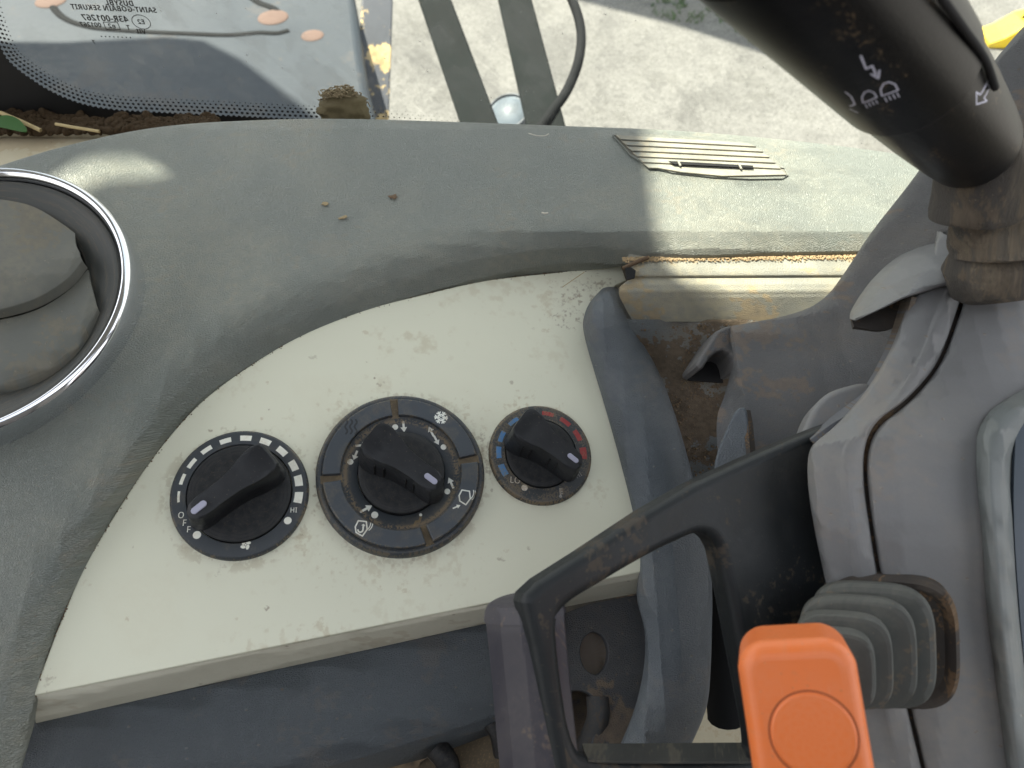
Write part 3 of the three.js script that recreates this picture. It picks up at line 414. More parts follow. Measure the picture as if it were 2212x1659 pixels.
// ---------------------------------------------------------------- dials
function dialTexture(R, draw, base, s, dirtR) {
  const cv = document.createElement('canvas'); cv.width = cv.height = 1024; const c = cv.getContext('2d'), k = 512 / R;
  c.fillStyle = `rgb(${base.map((z) => Math.round(toS(z))).join(',')})`; c.fillRect(0, 0, 1024, 1024);
  c.translate(512, 512); c.scale(k, k); draw(c); c.setTransform(1, 0, 0, 1, 0, 0);
  const im = c.getImageData(0, 0, 1024, 1024), d = im.data;
  for (let j = 0; j < 1024; j++) for (let i = 0; i < 1024; i++) { const q = (j * 1024 + i) * 4, r = Math.hypot(i - 512, j - 512) / 512, f = fbm(i / 90, j / 90, 64, s, 5), g = fbm(i / 9, j / 9, 128, s + 4, 3); let a = 0.16 * sst(0.45, 0.7, f) * g * 2; for (const [r0, w, am, th] of dirtR) a = Math.max(a, am * sst(w, 0, Math.abs(r - r0)) * sst(th, th + 0.14, g * 0.6 + f * 0.5)); if (hash(i >> 1, j >> 1, s) > 0.9985) a = 0.5; d[q] += (138 - d[q]) * a; d[q + 1] += (117 - d[q + 1]) * a; d[q + 2] += (88 - d[q + 2]) * a; }
  c.putImageData(im, 0, 0); const t = new THREE.CanvasTexture(cv); t.colorSpace = THREE.SRGBColorSpace; return t;
}
const planarUV = (g, R) => { const p = g.attributes.position, uv = g.attributes.uv; for (let i = 0; i < p.count; i++) uv.setXY(i, 0.5 + p.getX(i) / R / 2, 0.5 + p.getY(i) / R / 2); return g; };
function knobOutline(r, wide, thin) {                                // long grip: broad end at -x, narrow rounded end at +x, waisted between
  const pts = [[-0.92, 0], [-0.9, wide * 0.7], [-0.74, wide], [-0.45, wide * 0.96], [-0.05, thin * 1.12], [0.4, thin * 0.98], [0.78, thin * 0.98], [0.97, thin * 0.72], [1.05, 0], [0.97, -thin * 0.72], [0.78, -thin * 0.98], [0.4, -thin * 0.98], [-0.05, -thin * 1.12], [-0.45, -wide * 0.96], [-0.74, -wide], [-0.9, -wide * 0.7]];
  const c = new THREE.CatmullRomCurve3(pts.map(([x, y]) => V(x * r, y * r, 0)), true, 'centripetal'), L = c.getSpacedPoints(144); return (a) => L[Math.round(a / Math.PI / 2 * 144) % 144];
}
function knob(parent, r, ang, h, o = {}) {
  const g = loft((a) => o.fn(a), [[0, 1.04], [h * 0.45, 1.0], [h * 0.8, 0.975], [h * 0.93, 0.94], [h * 0.985, 0.87], [h, 0.76], [h * 1.0, 0.5], [h * 0.995, 0.2]], 144, (x, y, z) => (z > h * 0.3 ? -h * 0.16 * (x / r) * (z / h) - h * 0.05 * Math.cos(x / r * 2.2) : 0));
  g.rotateZ(ang).translate(0, 0, o.z);
  const k = part('knob', g, o.m, parent);
  const zt = o.z + h * (1 - 0.16 * 0.74) - h * 0.05 * Math.cos(0.74 * 2.2), w = r * 0.15, l = r * 0.095, s = new THREE.Shape(); s.absarc(l, 0, w * 0.42, -Math.PI / 2, Math.PI / 2); s.absarc(-l, 0, w * 0.42, Math.PI / 2, Math.PI * 1.5);
  part('marker', ext(s, 0.0004, 0.0002, 2).rotateY(0.16 * h / r).translate(r * 0.74, 0, zt - 0.0001).rotateZ(ang), flat([0.36, 0.36, 0.46], 0.5), k);
  if (o.ribs) for (const side of [-1]) for (const x of [-0.42, -0.22, 0.3, 0.5]) { const y = Math.min(...Array.from({ length: 144 }, (_, i) => o.fn(i / 144 * Math.PI * 2)).filter((p) => Math.abs(p.x - x * r) < r * 0.06).map((p) => p.y)); part('rib', new RoundedBoxGeometry(0.0006, 0.0012, h * 0.6, 2, 0.0002).translate(x * r, y * 0.995, o.z + h * 0.42).rotateZ(ang), M.black, k); }
  return k;
}
function buildDials() {
  const base = [0.036, 0.042, 0.05], knobM = dusty([0.008, 0.009, 0.0115], { spec: 0.8, film: 0.9, crust: 0, dust: [0.034, 0.037, 0.042], s: 40, rough: 0.42, specks: 2.5, span: 0.1, size: 512, vary: 0.1 }), discM = dusty([0.009, 0.0105, 0.0125], { spec: 0.7, film: 0.4, crust: 0.05, crustAt: 0.64, dust: [0.05, 0.05, 0.05], s: 41, rough: 0.5, span: 0.1, size: 512, specks: 2 });
  const mat = (t) => new THREE.MeshStandardMaterial({ map: t, roughness: 0.5, bumpMap: rep(FINE, 3), bumpScale: 0.00002 });
  const deg = Math.PI / 180;
  const mk = (u, v, ur, name, label) => { const q = PL(u, v, PANEL.pl), R = Math.abs(PANEL.loc(u + ur, v).x - PANEL.loc(u - ur, v).x) / 2, m = PANEL.m.clone().setPosition(q); return [thing(name, label, 'control dial', m), R]; };
  const polar = (r, a) => [r * Math.cos(a * deg), -r * Math.sin(a * deg)];
  const seg = (c, r0, r1, a0, a1) => { c.beginPath(); c.arc(0, 0, r1, -a0 * deg, -a1 * deg, false); c.arc(0, 0, r0, -a1 * deg, -a0 * deg, true); c.closePath(); c.fill(); };
  const txt = (c, s, x, y, h, rot = 0) => { c.save(); c.translate(x, y); c.rotate(rot); const k = h / 100; c.scale(k, k); c.font = '100px sans-serif'; c.textAlign = 'center'; c.textBaseline = 'middle'; c.fillText(s, 0, 0); c.restore(); };
  const dot = (c, x, y, r) => { c.beginPath(); c.arc(x, y, r, 0, 7); c.fill(); };
  const arrow = (c, x, y, a, l, w) => { c.save(); c.translate(x, y); c.rotate(-a * deg); c.beginPath(); for (const [i, j] of [[-l / 2, -w / 3], [l * 0.05, -w / 3], [l * 0.05, -w], [l / 2, 0], [l * 0.05, w], [l * 0.05, w / 3], [-l / 2, w / 3]]) c.lineTo(i, j); c.fill(); c.restore(); };
  // fan speed
  { const [t, R] = mk(521, 1069, 149, 'fan_dial', 'round black dial with ring of white dashes reading OFF and HI, leftmost on panel');
    const tex = dialTexture(R, (c) => {
      c.fillStyle = 'rgb(226,226,214)';
      [[183, 0.035], [165, 0.05], [147, 0.062], [128, 0.07], [108, 0.078], [88, 0.085], [68, 0.092], [48, 0.1], [28, 0.108], [11, 0.116], [-6.5, 0.122]].forEach(([a, w]) => seg(c, R * (0.862 - w / 2), R * (0.862 + w / 2), a + 5.6, a - 5.6));
      [['O', 202], ['F', 210.5], ['F', 218.5]].forEach(([s, a]) => txt(c, s, ...polar(R * 0.86, a), R * 0.125)); txt(c, 'HI', ...polar(R * 0.845, -20), R * 0.105); dot(c, ...polar(R * 0.83, 228.5), R * 0.058); dot(c, ...polar(R * 0.845, -32), R * 0.056);
      const [x, y] = polar(R * 0.8, -80); for (let i = 0; i < 4; i++) { c.save(); c.translate(x, y); c.rotate(i * Math.PI / 2); c.beginPath(); c.ellipse(R * 0.034, -R * 0.03, R * 0.038, R * 0.024, 0.2, 0, 7); c.fill(); c.restore(); } dot(c, x, y, R * 0.014);
    }, base, 51, [[0.99, 0.05, 0.6, 0.5], [0.76, 0.02, 0.4, 0.55]]);
    part('bezel', planarUV(lathe([[R, 0], [R, 0.0022], [R * 0.985, 0.0036], [R * 0.95, 0.0043], [R * 0.772, 0.0043], [R * 0.76, 0.0036], [R * 0.76, 0.001]].reverse()), R), mat(tex), t);
    part('base_disc', lathe([[0.0001, 0.0052], [R * 0.6, 0.0052], [R * 0.735, 0.0048], [R * 0.748, 0.004], [R * 0.748, 0.001]]), discM, t);
    knob(t, R * 0.76, 219 * deg, 0.0185, { fn: knobOutline(R * 0.735, 0.37, 0.235), z: 0.005, m: knobM }); }
  // air distribution
  { const [t, R] = mk(867, 1027, 181, 'airflow_dial', 'largest black dial with four raised key segments and white airflow arrows, middle of panel');
    const r0 = R * 0.685;
    const tex = dialTexture(R, (c) => {
      c.fillStyle = 'rgb(222,224,216)'; const q = R * 0.59;
      const P1 = (a, f) => { const [x, y] = polar(q * f, a); return [x, y]; };
      dot(c, ...polar(q, 97), R * 0.0366); arrow(c, ...polar(q, 87), -85, R * 0.1464, R * 0.0415);
      arrow(c, ...polar(q * 1.08, 55), 115, R * 0.1342, R * 0.0403); arrow(c, ...polar(q, 44), -65, R * 0.1342, R * 0.0403); dot(c, ...polar(q * 1.02, 32), R * 0.0354);
      dot(c, ...polar(q, -24), R * 0.0354); arrow(c, ...polar(q * 1.02, -13), 112, R * 0.1464, R * 0.0415);
      arrow(c, ...polar(q, 226), 28, R * 0.1586, R * 0.0439); dot(c, ...polar(q * 1.0, 238), R * 0.0403);
      arrow(c, ...polar(q, 143), 5, R * 0.1464, R * 0.0427); arrow(c, ...polar(q * 1.0, 157), -110, R * 0.1220, R * 0.0403); dot(c, ...polar(q * 1.05, 166), R * 0.0366);
      c.save(); c.fillStyle = 'rgb(104,91,70)'; for (const a of [95.5, 185, 289.7, 9]) { c.save(); c.rotate(-a * deg); c.fillRect(R * 0.69, -R * 0.05, R * 0.25, R * 0.1); c.restore(); } c.restore();
      { const [x, y] = polar(q * 1.03, -71); dot(c, x + R * 0.02, y - R * 0.06, R * 0.018); c.lineWidth = R * 0.03; c.lineCap = 'round'; c.strokeStyle = c.fillStyle; c.beginPath(); c.moveTo(x + R * 0.018, y - R * 0.03); c.lineTo(x + R * 0.005, y + R * 0.015); c.lineTo(x - R * 0.035, y + R * 0.02); c.lineTo(x - R * 0.055, y + R * 0.06); c.stroke(); }
    }, base, 52, [[0.66, 0.06, 0.75, 0.42], [0.98, 0.04, 0.5, 0.46], [0.8, 0.3, 0.6, 0.54]]);
    part('bezel', planarUV(lathe([[R, 0], [R, 0.003], [R * 0.99, 0.005], [R * 0.965, 0.0062], [R * 0.93, 0.0062], [R * 0.92, 0.0054], [R * 0.7, 0.0054], [R * 0.66, 0.0042], [R * 0.52, 0.0042], [R * 0.515, 0.001]].reverse()), R), mat(tex), t);
    const keyTex = dialTexture(R, (c) => {
      c.fillStyle = c.strokeStyle = 'rgb(222,224,216)'; const q = R * 0.815; c.lineCap = 'round'; c.lineJoin = 'round';
      { const [x, y] = polar(q * 1.01, 54); c.lineWidth = R * 0.017; for (let i = 0; i < 6; i++) { c.save(); c.translate(x, y); c.rotate(i * Math.PI / 3 + 0.1); c.beginPath(); c.moveTo(R * 0.02, 0); c.lineTo(R * 0.078, 0); c.moveTo(R * 0.05, 0); c.lineTo(R * 0.07, R * 0.022); c.moveTo(R * 0.05, 0); c.lineTo(R * 0.07, -R * 0.022); c.moveTo(R * 0.036, -R * 0.0208); c.lineTo(R * 0.036, R * 0.0208); c.stroke(); c.restore(); } }
      const cab = (a, rot) => { const [x, y] = polar(q, a); c.save(); c.translate(x, y); c.rotate(rot); c.lineWidth = R * 0.016; c.beginPath(); for (const [i, j] of [[-0.06, -0.075], [0.03, -0.085], [0.062, 0.0], [0.03, 0.085], [-0.05, 0.06], [-0.075, 0.0]]) c.lineTo(i * R, j * R); c.closePath(); c.stroke(); c.lineWidth = R * 0.011; for (const k of [0.085, 0.108]) { c.beginPath(); c.arc(R * (k - 0.1), -R * 0.06, R * 0.1, -0.5, 0.7); c.stroke(); } return () => c.restore(); };
      { const e = cab(236, 0.25); c.lineWidth = R * 0.018; c.beginPath(); c.arc(-R * 0.01, R * 0.02, R * 0.028, 0, Math.PI * 0.9); c.stroke(); c.beginPath(); c.moveTo(R * 0.018, R * 0.02); c.lineTo(R * 0.012, -R * 0.03); c.stroke(); arrow(c, R * 0.01, -R * 0.03, 95, R * 0.05, R * 0.025); e(); }
      { const e = cab(-25, 0.3); e(); const [x, y] = polar(q, -33); arrow(c, x - R * 0.05, y + R * 0.012, 22, R * 0.1, R * 0.026); }
      c.fillStyle = 'rgb(64,68,74)'; for (const a of [112, 78, -62, -93]) { dot(c, ...polar(q, a), R * 0.042); }
      c.strokeStyle = 'rgb(38,41,46)'; c.lineWidth = R * 0.022; { const [x, y] = polar(q, 137); for (let i = 0; i < 3; i++) { c.beginPath(); for (let k = 0; k <= 8; k++) c.lineTo(x + (i - 1) * R * 0.055 + R * 0.015 * Math.sin(k * 1.2), y + (k - 4) * R * 0.022); c.stroke(); } }
    }, [0.05, 0.059, 0.072], 53, [[0.7, 0.03, 0.6, 0.5], [0.91, 0.03, 0.5, 0.5]]);
    const km = mat(keyTex);
    for (const [a0, a1] of [[98.5, 182], [188, 287], [292.5, 366], [12, 92.5]]) {
      const s = new THREE.Shape(); s.absarc(0, 0, R * 0.915, a0 * deg, a1 * deg, false); s.absarc(0, 0, R * 0.705, a1 * deg, a0 * deg, true);
      part('key_segment', planarUV(ext(s, 0.0022, 0.0007, 3, 40).translate(0, 0, 0.0056), R), km, t);
    }
    part('base_disc', lathe([[0.0001, 0.0075], [R * 0.42, 0.0075], [R * 0.5, 0.007], [R * 0.51, 0.006], [R * 0.51, 0.001]]), discM, t);
    knob(t, R * 0.53, -37 * deg, 0.0215, { fn: knobOutline(R * 0.53, 0.44, 0.27), z: 0.0072, m: knobM, ribs: true }); }
  // temperature
  { const [t, R] = mk(1166, 984, 110, 'temperature_dial', 'smallest black dial with blue and red dashes, rightmost on the panel next to the rail');
    const tex = dialTexture(R, (c) => {
      c.fillStyle = 'rgb(70,120,172)'; [[127, 0.08], [155, 0.09], [178, 0.1], [203, 0.12]].forEach(([a, w]) => seg(c, R * (0.82 - w / 2), R * (0.82 + w / 2), a + 8, a - 8));
      c.fillStyle = 'rgb(150,50,52)'; [[76, 0.08], [50, 0.09], [25, 0.1], [-1, 0.13]].forEach(([a, w]) => seg(c, R * (0.83 - w / 2), R * (0.83 + w / 2), a + 8, a - 8));
      c.fillStyle = c.strokeStyle = 'rgb(205,200,190)'; txt(c, 'LO', ...polar(R * 0.75, 224), R * 0.17, 0.12); dot(c, ...polar(R * 0.77, 241), R * 0.06);
      c.globalAlpha = 0.55; txt(c, 'HI', ...polar(R * 0.82, -33), R * 0.13, -0.5); dot(c, ...polar(R * 0.83, 101), R * 0.025); dot(c, ...polar(R * 0.83, 106), R * 0.025); { const [x, y] = polar(R * 0.84, -69); c.lineWidth = R * 0.03; c.beginPath(); c.moveTo(x, y - R * 0.09); c.lineTo(x, y + R * 0.05); for (let i = 0; i < 3; i++) { c.moveTo(x, y - R * 0.07 + i * R * 0.045); c.lineTo(x + R * 0.05, y - R * 0.07 + i * R * 0.045); } c.stroke(); dot(c, x, y + R * 0.07, R * 0.03); }
    }, [0.034, 0.039, 0.044], 54, [[0.98, 0.1, 0.7, 0.44], [0.85, 0.2, 0.55, 0.52], [0.72, 0.05, 0.6, 0.5]]);
    part('bezel', planarUV(lathe([[R, 0], [R, 0.002], [R * 0.98, 0.0034], [R * 0.94, 0.004], [R * 0.7, 0.004], [R * 0.69, 0.0034], [R * 0.69, 0.001]].reverse()), R), mat(tex), t);
    part('base_disc', lathe([[0.0001, 0.005], [R * 0.58, 0.005], [R * 0.665, 0.0046], [R * 0.68, 0.0036], [R * 0.68, 0.001]]), discM, t);
    knob(t, R * 0.74, -38 * deg, 0.0205, { fn: knobOutline(R * 0.74, 0.46, 0.29), z: 0.0048, m: knobM, ribs: true }); }
}

function buildVent() {
  const t = thing('air_vent', 'round air vent with chrome ring and two dusty grey flaps at the left edge', 'air vent', VENT.m);
  const R = VENT.loc(293, 668).length(), w = R * 0.082;
  part('chrome_ring', lathe([[R * 0.985, -0.022], [R, 0.0], [R * 0.992, 0.008], [R - w * 0.45, 0.0112], [R - w * 0.85, 0.0095], [R - w, 0.006], [R - w, -0.002]].reverse(), 160), M.chrome, t);
  part('housing', lathe([[R - w - 0.0004, 0.005], [R - w * 1.2, 0.0062], [R - w * 1.6, 0.005], [R * 0.80, 0.0030], [R * 0.70, 0.0018], [R * 0.695, -0.001], [0.001, -0.0012]].reverse(), 128), M.ventBlack, t);
  const fl = (list, z, m, label) => { const s = outline(px(VENT, list)); return part('flap', ext(s, 0.0016, 0.0012, 4).translate(0, 0, z), m, t, label); };
  // flaps with rounded lips: smooth patches across the opening
  const Lc = (u, v, z) => { const q = VENT.loc(u, v); return V(q.x, q.y, z); };
  const arcU = [[-240, 480], [-150, 448], [-60, 437], [0, 446], [80, 462], [145, 500], [172, 522]], lipU = [[-330, 640], [-200, 690], [-80, 700], [0, 692], [90, 668], [160, 625], [193, 585]];
  const A = arcU.map(([a, b]) => Lc(a, b, 0.0055)), B = lipU.map(([a, b]) => Lc(a, b, 0.0095)), Bl = lipU.map(([a, b]) => Lc(a, b - 12, 0.0103)), Bu = lipU.map(([a, b]) => Lc(a, b + 2, 0.004));
  const mid = A.map((p, i) => lerp(p, B[i], 0.5).add(V(0, 0, 0.001)));
  const local = (g) => g;
  part('flap', local(patch([A, mid, Bl, B, Bu], 30, 30, 0.0012)), M.flap, t, 'upper dusty vent flap with a thick rounded lip');
  const topL = [[-330, 650], [-200, 700], [-80, 708], [0, 702], [90, 678], [160, 634], [197, 592]], botL = [[-300, 780], [-220, 870], [-100, 905], [0, 918], [100, 892], [180, 830], [222, 748]].map(([a, b]) => [a, b - 70]);
  const C = topL.map(([a, b]) => Lc(a, b, 0.0042)), E = botL.map(([a, b]) => Lc(a, b, 0.0058)), m2 = C.map((p, i) => lerp(p, E[i], 0.45).add(V(0, 0, 0.0012))), E2 = botL.map(([a, b]) => Lc(a, b + 8, 0.001));
  part('flap', patch([C, m2, E, E2], 30, 24, 0.0012), M.flap, t, 'lower dusty vent flap');
}

function buildColumn() {
  const t = thing('steering_column', 'grey steering column housing with lighter front cover right of the dash', 'steering column', P(1900, 900, 0.36));
  // grained shroud behind
  const top = [[2300, -40, 0.33], [2145, 135, 0.35], [1975, 382, 0.375], [1882, 502, 0.394], [1822, 592, 0.404], [1790, 634, 0.408], [1752, 663, 0.41], [1690, 684, 0.411], [1635, 695, 0.409], [1579, 705, 0.406]];
  const mid = [[2320, 160, 0.33], [2165, 330, 0.345], [2030, 490, 0.363], [1940, 620, 0.378], [1880, 730, 0.386], [1840, 790, 0.389], [1790, 815, 0.391], [1720, 830, 0.391], [1660, 838, 0.39], [1604, 838, 0.387]];
  const bot = [[2340, 420, 0.335], [2230, 600, 0.345], [2120, 760, 0.355], [2030, 880, 0.363], [1960, 960, 0.368], [1900, 1020, 0.37], [1840, 1040, 0.371], [1770, 1055, 0.371], [1710, 1062, 0.37], [1646, 1065, 0.368]];
  const pr = (l, dd = 0, k = 0) => l.map(([u, v, d], i) => P(u + k, v + k * 0.3, d + dd));
  wpart('shroud', patch([pr(top, 0.05, 6), pr(top, 0.014, 1.5), pr(top, 0.003, 1), top.map(([u, v, d], i) => lerp(P(u, v, d - 0.001), P(...mid[i]), 0.07)), top.map(([u, v, d], i) => lerp(P(u, v, d), P(...mid[i]), 0.5)), pr(mid), pr(bot)], 70, 60, 0.003), M.shroud, t, 'dark grey grained shroud dusted with soil');
  wpart('shroud_side', patch([[P(1579, 705, 0.41), P(1590, 770, 0.4), P(1605, 842, 0.39), P(1622, 920, 0.383), P(1648, 1065, 0.371)].reverse(), [P(1574, 718, 0.43), P(1582, 780, 0.42), P(1566, 850, 0.41), P(1549, 905, 0.405), P(1558, 1065, 0.40)].reverse()], 30, 12, 0.003), M.shroud, t, 'flat side of the shroud');
  // hooked lug at its left corner
  { const f = frame(P(1550, 750, 0.414), camDir(0.1, 0.25, 0.97)); const s = outline(px(f, [[1592, 702], [1566, 707], [1546, 716], [1524, 750], [1502, 785], [1503, 793], [1511, 798], [1518, 795], [1531, 774], [1546, 762], [1562, 758], [1575, 764], [1582, 778], [1586, 798], [1596, 798]]));
    wpart('hook', down(ext(s, 0.022, 0.0016, 4), -0.022).applyMatrix4(f.m), M.shroud, t, 'hooked lug at the corner of the shroud');
    const s2 = outline(px(f, [[1512, 800], [1528, 772], [1560, 756], [1584, 770], [1592, 806]])); wpart('hook_shade', down(ext(s2, 0.002, 0), -0.022).applyMatrix4(f.m), M.dark, t); }  // flat dark plate, shade inside the hook arch put into its colour
  // small paddle and round boss
  { const f = frame(P(1590, 960, 0.372), camDir(-0.25, 0.1, 0.96)); wpart('paddle', down(ext(outline(px(f, [[1540, 1080], [1544, 1000], [1553, 965], [1566, 935], [1585, 893], [1596, 881], [1608, 880], [1614, 890], [1618, 930], [1626, 1080]]), false), 0.016, 0.0012, 4), -0.016).applyMatrix4(f.m), M.rail, t, 'small grey paddle with a rough brown edge');
    wpart('paddle_edge', patch([[P(1611, 886, 0.372), P(1616, 930, 0.37), P(1622, 990, 0.366), P(1628, 1080, 0.36)], [P(1624, 886, 0.386), P(1634, 930, 0.384), P(1642, 990, 0.38), P(1650, 1080, 0.374)]], 24, 10, 0.002), M.bellowsBase, t); }
  { const f = frame(P(1800, 905, 0.346), camDir(-0.1, 0.3, 0.95)); wpart('boss', down(ext(outline(px(f, [[1728, 960], [1738, 915], [1756, 880], [1785, 852], [1820, 838], [1870, 830], [1900, 850], [1880, 960]]), true), 0.012, 0.003, 5), -0.012).applyMatrix4(f.m), M.cover, t, 'pale rounded boss behind the handle'); }
  // front cover: left band, seam, main face
  const rows = [ // [v-spine] c0 silhouette, c1, c2 seam left, c3 seam right, c4, c5 and depth
    [[2025, 500], [2050, 510], [2103, 520], [2113, 522], [2190, 500], [2320, 480], 0.352],
    [[2010, 570], [2035, 572], [2089, 593], [2099, 597], [2180, 580], [2320, 560], 0.345],
    [[1963, 655], [1990, 662], [2059, 691], [2069, 696], [2160, 680], [2320, 660], 0.337],
    [[1925, 755], [1952, 766], [2021, 787], [2030, 792], [2140, 790], [2320, 790], 0.328],
    [[1866, 852], [1893, 868], [1955, 864], [1964, 871], [2110, 885], [2320, 900], 0.318],
    [[1800, 925], [1830, 930], [1889, 916], [1898, 924], [2090, 965], [2320, 1000], 0.309],
    [[1752, 968], [1780, 975], [1867, 970], [1877, 974], [2080, 1030], [2320, 1060], 0.305],
    [[1746, 1040], [1772, 1045], [1865, 1040], [1875, 1041], [2080, 1090], [2320, 1120], 0.302],
    [[1760, 1140], [1784, 1145], [1877, 1135], [1887, 1136], [2090, 1180], [2320, 1200], 0.299],
    [[1785, 1260], [1808, 1262], [1896, 1250], [1906, 1250], [2100, 1290], [2320, 1300], 0.299],
    [[1830, 1480], [1850, 1480], [1945, 1470], [1955, 1470], [2120, 1490], [2320, 1500], 0.294],
    [[1880, 1720], [1900, 1720], [2001, 1710], [2011, 1710], [2150, 1720], [2320, 1720], 0.29]];
  const band = rows.map(([a, b, c, d, e, f, z]) => [P(...a, z + 0.03), P(...a, z + 0.008), P(a[0] + 6, a[1] + 1, z + 0.003), P(...b, z), P((b[0] + c[0]) / 2 - 8, (b[1] + c[1]) / 2, z - 0.0014), P((b[0] + c[0]) / 2 + 4, (b[1] + c[1]) / 2, z - 0.0034), P(c[0] - 6, c[1], z - 0.003), P(...c, z - 0.0012), P(...c, z + 0.008)]);
  wpart('cover_band', patch(band, 50, 90, 0.002, 4), M.cover, t, 'narrow left band of the front cover');
  const main = rows.map(([a, b, c, d, e, f, z]) => [P(...d, z + 0.008), P(...d, z - 0.0012), P(d[0] + 8, d[1], z - 0.0032), P((d[0] + e[0]) / 2, (d[1] + e[1]) / 2, z - 0.0045), P(...e, z - 0.005), P((e[0] + f[0]) / 2, (e[1] + f[1]) / 2, z - 0.003), P(...f, z + 0.002)]);
  wpart('cover_face', patch(main, 50, 90, 0.002, 8), M.cover, t);
  wpart('cover_edge', patch([[[1972, 640], [1942, 745], [1895, 840], [1850, 885], [1800, 915], [1752, 950]].map(([u, v], i) => P(u - 2, v, 0.340 - i * 0.0045)), [[1945, 650], [1915, 745], [1868, 835], [1835, 868], [1790, 905], [1748, 945]].map(([u, v], i) => P(u, v, 0.360 - i * 0.0045))], 30, 14, 0.002), M.coverEdge, t, 'rough dirty flank of the cover');
  // cap that curls over the slot below the boot
  wpart('cover_cap', patch([
    [[1835, 688, 0.385], [1838, 672, 0.388], [1882, 606, 0.392], [1942, 553, 0.395], [2030, 512, 0.397], [2240, 480, 0.398]],
    [[1837, 689, 0.372], [1850, 668, 0.372], [1895, 615, 0.374], [1952, 565, 0.376], [2034, 525, 0.378], [2240, 500, 0.38]],
    [[1842, 690, 0.363], [1870, 672, 0.361], [1920, 635, 0.36], [1975, 595, 0.361], [2040, 560, 0.362], [2240, 540, 0.362]],
    [[1848, 691, 0.360], [1900, 668, 0.356], [1945, 645, 0.353], [1985, 630, 0.352], [2045, 612, 0.352], [2240, 600, 0.352]],
    [[1850, 690, 0.376], [1901, 668, 0.374], [1946, 645, 0.372], [1986, 632, 0.37], [2046, 616, 0.37], [2240, 640, 0.364]]].map((r) => r.map((q) => P(q[0], q[1], q[2] - 0.017))), 40, 30, 0.0006), M.cover, t, 'pale cap of the cover curling over a dark slot');
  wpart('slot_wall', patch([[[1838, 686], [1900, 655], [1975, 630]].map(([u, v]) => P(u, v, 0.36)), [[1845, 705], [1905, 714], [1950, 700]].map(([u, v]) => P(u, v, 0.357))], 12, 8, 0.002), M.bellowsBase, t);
  // backing so the seam reads dark
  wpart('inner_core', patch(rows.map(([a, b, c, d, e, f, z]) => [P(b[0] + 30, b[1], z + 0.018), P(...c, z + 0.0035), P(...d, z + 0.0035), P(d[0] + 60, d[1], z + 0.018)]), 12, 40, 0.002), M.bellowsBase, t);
  // display surround at the right edge
  const dsp = thing('display_unit', 'display with pale rounded surround and blue grey screen at the right edge', 'display', P(2200, 1100, 0.295));
  const L = [[2400, 800], [2290, 838], [2212, 878], [2168, 912], [2146, 955], [2140, 1020], [2144, 1100], [2158, 1300], [2180, 1500], [2210, 1740]], dl = (i) => 0.315 - i * 0.0035;
  wpart('surround', patch([L.map(([u, v], i) => P(u - 34, v - 18, dl(i) + 0.006)), L.map(([u, v], i) => P(u - 18, v - 9, dl(i) - 0.001)), L.map(([u, v], i) => P(u, v, dl(i) - 0.0045)), L.map(([u, v], i) => P(u + 22, v + 10, dl(i) - 0.0045)), L.map(([u, v], i) => P(u + 36, v + 18, dl(i) - 0.002)), L.map(([u, v], i) => P(u + 44, v + 24, dl(i) + 0.004))], 50, 24, 0.002), dusty([0.14, 0.155, 0.155], { film: 0.3, crust: 0.02, dust: [0.4, 0.4, 0.36], s: 33, rough: 0.45, fine: 0.00001, size: 512 }), dsp);
  wpart('screen', patch([[[2196, 900], [2420, 860]], [[2190, 1100], [2420, 1100]], [[2210, 1400], [2420, 1400]], [[2250, 1760], [2440, 1760]]].map((r, i) => r.map(([u, v]) => P(u, v, 0.303 - i * 0.006))), 8, 16, 0.002), flat([0.08, 0.1, 0.125], 0.25), dsp);
}

